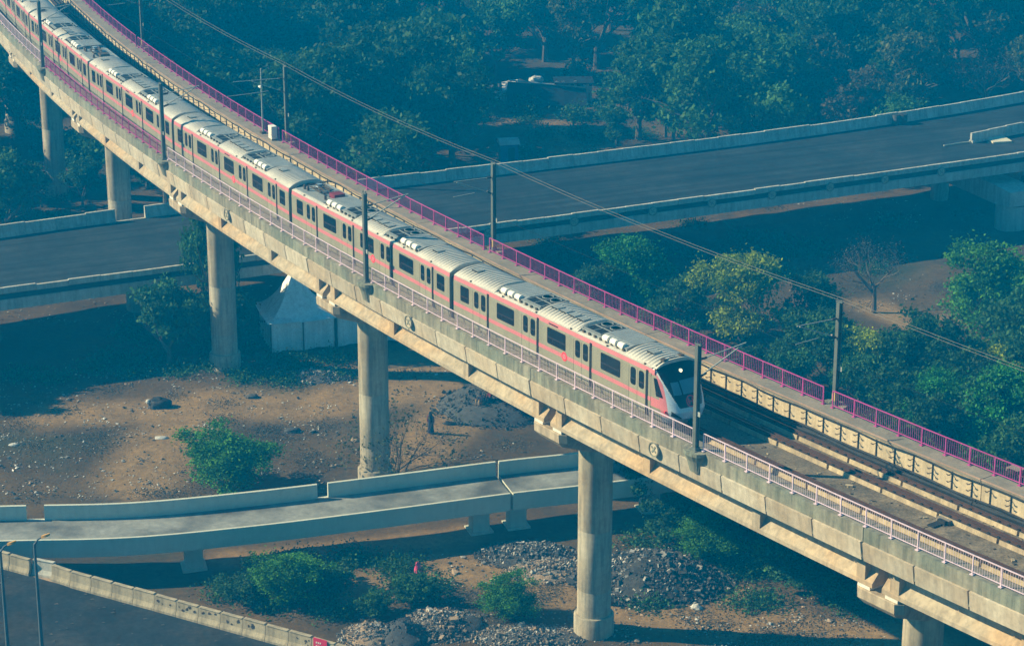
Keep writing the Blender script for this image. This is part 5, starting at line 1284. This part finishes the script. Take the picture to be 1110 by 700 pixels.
b = MB(); b.loft([[Vector((x, -1.0, 1.9)), Vector((x, -.5, 2.3)), Vector((x, .5, 2.35)), Vector((x, 1.0, 1.9))] for x in (-1.1, 1.1)]); b.build('roof', m_sack, t)
b = MB(); b.box((.2, -.815, .8), (.7, .03, 1.5)); b.build('door', m_tarp, t)
c = gp(923, 100); t = thing('brick_hut', 'small pale orange hut half hidden in the wood at upper right', 'hut', c, R(8))
b = MB(); b.box((0, 0, 1.1), (3.0, 2.0, 2.2)); b.build('walls', m_hut, t)
b = MB(); b.box((0, 0, 2.32), (3.5, 2.6, .16), Matrix.Rotation(R(4), 4, 'X')); b.build('roof', m_orange, t)
b = MB(); b.box((.4, -1.01, .9), (.8, .03, 1.7)); b.build('door', m_tarp, t)
for u, v, h, l in ((940, 112, 5.5, 'pale utility pole beside the small bright bushy tree'),):
    t = thing('utility_pole', l, 'pole', gp(u, v)); b = MB(); b.tube([(0, 0, -.2), (0, 0, h)], [.12, .08], 8); b.build('shaft', m_tube, t); b = MB(); b.box((0, 0, h - .4), (1.2, .08, .08)); b.build('crossarm', m_tube, t)

# ------------------------------------------------------------------ people
def skin(name, verts, edges, radii, mat, parent):
    me = bpy.data.meshes.new(name); me.from_pydata([Vector(v) for v in verts], edges, [])
    o = bpy.data.objects.new(name, me); COL.objects.link(o)
    md = o.modifiers.new('s', 'SKIN'); md.use_smooth_shade = True
    for v, r_ in zip(me.skin_vertices[0].data, radii): v.radius = r_ if isinstance(r_, tuple) else (r_, r_)
    me.skin_vertices[0].data[0].use_root = True
    o.modifiers.new('d', 'SUBSURF').levels = 1; o.modifiers['d'].render_levels = 1
    dg = bpy.context.evaluated_depsgraph_get(); dg.update(); me2 = bpy.data.meshes.new_from_object(o.evaluated_get(dg))
    bpy.data.objects.remove(o); o = bpy.data.objects.new(name, me2); COL.objects.link(o); me2.materials.clear(); me2.materials.append(mat); o.parent = parent
    me2.polygons.foreach_set('use_smooth', [True] * len(me2.polygons)); return o
def hand(b, p, d, sgn):
    d = Vector(d).normalized(); sd_ = d.cross(Vector((0, 1, 0))).normalized()
    b.box((0, 0, 0), (.08, .03, .09), Matrix.Translation(p))
    for k, L_ in enumerate((.07, .08, .085, .065)):
        q = p + sd_ * (-.03 + .02 * k) + d * .04; b.tube([q, q + d * L_ * .6, q + d * L_ + Vector((0, -.012, 0))], [.009, .008, .006], 5)
    q = p + sd_ * .045 * sgn; b.tube([q, q + d * .05 + sd_ * .02 * sgn], [.011, .008], 5)
def standing(c, rz, label):
    t = thing('person', label, 'person', c, rz)
    V = [(0, 0, .92), (0, 0, 1.12), (0, 0, 1.32), (0, 0, 1.42), (0, 0, 1.50), (0, -.01, 1.60), (.18, 0, 1.36), (.23, .02, 1.10), (.24, -.05, .86), (-.18, 0, 1.36), (-.23, .02, 1.10), (-.24, -.05, .86), (.10, 0, .86), (.11, .05, .47), (.11, .12, .08), (.11, .02, .03), (-.10, 0, .86), (-.10, -.06, .47), (-.10, -.08, .08), (-.10, -.18, .03)]
    Ed = [(0, 1), (1, 2), (2, 3), (3, 4), (4, 5), (2, 6), (6, 7), (7, 8), (2, 9), (9, 10), (10, 11), (0, 12), (12, 13), (13, 14), (14, 15), (0, 16), (16, 17), (17, 18), (18, 19)]
    Rr = [(.15, .11), (.13, .1), (.15, .1), .06, .055, .10, .06, .045, .033, .06, .045, .033, .09, .06, .04, .04, .09, .06, .04, .04]
    body = skin('body', V, Ed, Rr, m_skin, t)
    b = MB(); hand(b, Vector((.24, -.06, .80)), (0, -.1, -1), 1); hand(b, Vector((-.24, -.06, .80)), (0, -.1, -1), -1); b.build('hands', m_skin, t)
    b = MB(); n = 24; rings = []
    for z, rx, ry in ((.06, .25, .22), (.5, .215, .185), (.9, .18, .15), (1.1, .18, .145), (1.3, .215, .15), (1.41, .17, .12), (1.45, .075, .07)):
        rings.append([Vector((rx * (1 + .06 * math.sin(k * 3)) * math.cos(2 * math.pi * k / n), ry * (1 + .06 * math.sin(k * 3)) * math.sin(2 * math.pi * k / n), z)) for k in range(n)])
    b.loft(rings, True, False); b.build('long_dress', m_navy, t, True)
    for sx in (-1, 1):
        b = MB(); b.tube([(sx * .17, 0, 1.38), (sx * .235, .02, 1.10), (sx * .245, -.04, .90)], [.085, .07, .055], 10); b.build('sleeve', m_maroon, t, True)
    b = MB(); b.lathe((0, .02, 1.60), [(.02, .15), (.10, .11), (.125, .02), (.125, -.08), (.15, -.18), (.20, -.32), (.19, -.36)], 18); b.build('headscarf', m_navy, t, True)
    b = MB(); b.tube([(0, -.115, 1.615), (0, -.14, 1.585)], [.012, .017], 6)
    b.build('nose', m_skin, t); b = MB()
    for sx in (-1, 1): b.lathe((sx * .035, -.125, 1.625), [(.003, -.008), (.012, 0), (.003, .008)], 8)
    b.box((0, -.123, 1.545), (.045, .012, .01)); b.build('eyes_and_mouth', m_hair, t)
def sitting(c, rz, label, top, low):
    t = thing('person', label, 'person', c, rz)
    V = [(0, 0, .14), (0, -.02, .32), (0, -.06, .52), (0, -.08, .62), (0, -.10, .70), (0, -.12, .80), (.17, -.06, .55), (.22, -.22, .36), (.16, -.40, .42), (-.17, -.06, .55), (-.22, -.22, .36), (-.16, -.40, .42), (.12, -.08, .14), (.15, -.44, .46), (.14, -.50, .06), (.14, -.64, .03), (-.12, -.08, .14), (-.15, -.44, .46), (-.14, -.50, .06), (-.14, -.64, .03)]
    Ed = [(0, 1), (1, 2), (2, 3), (3, 4), (4, 5), (2, 6), (6, 7), (7, 8), (2, 9), (9, 10), (10, 11), (0, 12), (12, 13), (13, 14), (14, 15), (0, 16), (16, 17), (17, 18), (18, 19)]
    Rr = [(.16, .12), (.14, .1), (.15, .1), .06, .055, .10, .06, .045, .033, .06, .045, .033, .095, .065, .04, .04, .095, .065, .04, .04]
    skin('body', V, Ed, Rr, m_skin, t)
    b = MB(); hand(b, Vector((.15, -.45, .47)), (0, -1, .1), 1); hand(b, Vector((-.15, -.45, .47)), (0, -1, .1), -1); b.build('hands', m_skin, t)
    R2 = [r_ if isinstance(r_, tuple) else (r_, r_) for r_ in Rr]
    skin('shirt', V[:4] + V[6:8] + V[9:11], [(0, 1), (1, 2), (2, 3), (2, 4), (4, 5), (2, 6), (6, 7)], [(r_[0] + .015, r_[1] + .015) for r_ in R2[:4] + R2[6:8] + R2[9:11]], top, t)
    skin('trousers', [V[0]] + V[12:15] + V[16:19], [(0, 1), (1, 2), (2, 3), (0, 4), (4, 5), (5, 6)], [(R2[0][0] + .02, R2[0][1] + .02)] + [(r_[0] + .015, r_[1] + .015) for r_ in R2[12:15] + R2[16:19]], low, t)
    b = MB(); b.lathe((0, -.105, .82), [(.02, .115), (.09, .09), (.112, .01), (.09, -.05)], 14); b.build('hair', m_hair, t, True)
    b = MB(); b.tube([(0, -.225, .81), (0, -.25, .78)], [.012, .017], 6); b.build('nose', m_skin, t); b = MB()
    for sx in (-1, 1): b.lathe((sx * .035, -.222, .82), [(.003, -.008), (.012, 0), (.003, .008)], 8)
    b.box((0, -.222, .745), (.045, .012, .01)); b.build('eyes_and_mouth', m_hair, t)
standing(gp(467, 470), R(160), 'person in a long navy dress and headscarf walking on the sandy ground')
gc_ = gp(550, 440)
for (u, v, l, top, low, rz) in ((522, 437, 'person in dark blue top sitting on the gravel heap, left one', m_navy, m_tan, R(-40)), (532, 434, 'person in dark red top sitting on the gravel heap, right one', m_maroon, m_navy, R(-60))):
    best = None
    for k in range(90):    # find where the sight line meets the mound
        z = k * .03; p = g(u, v, z); r_ = math.hypot((p.x - gc_.x) / 5.6, (p.y - gc_.y) / 4.6); hz = 2.0 * max(0, 1 - r_ ** 1.5) + gc_.z
        if best is None or abs(hz - z) < best[0]: best = (abs(hz - z), p, hz)
    p = best[1]; p.z = best[2] - .03; sitting(p, rz, l, top, low)

# ------------------------------------------------------------------ haze
b = MB(); b.box((0, 380, 36.5), (1420, 1160, 75.0)); hz = b.build('haze', m_black); tag(hz, kind='stuff')
m = bpy.data.materials.new('haze air'); m.use_nodes = True; t = m.node_tree
for n in list(t.nodes):
    if n.type == 'BSDF_PRINCIPLED': t.nodes.remove(n)
pv = t.nodes.new('ShaderNodeVolumePrincipled'); pv.inputs['Density'].default_value = 0.0014
pv.inputs['Color'].default_value = (0.0, 0.40, 1.0, 1); pv.inputs['Anisotropy'].default_value = 0.0
t.links.new(pv.outputs[0], t.nodes['Material Output'].inputs['Volume'])
hz.data.materials.clear(); hz.data.materials.append(m)
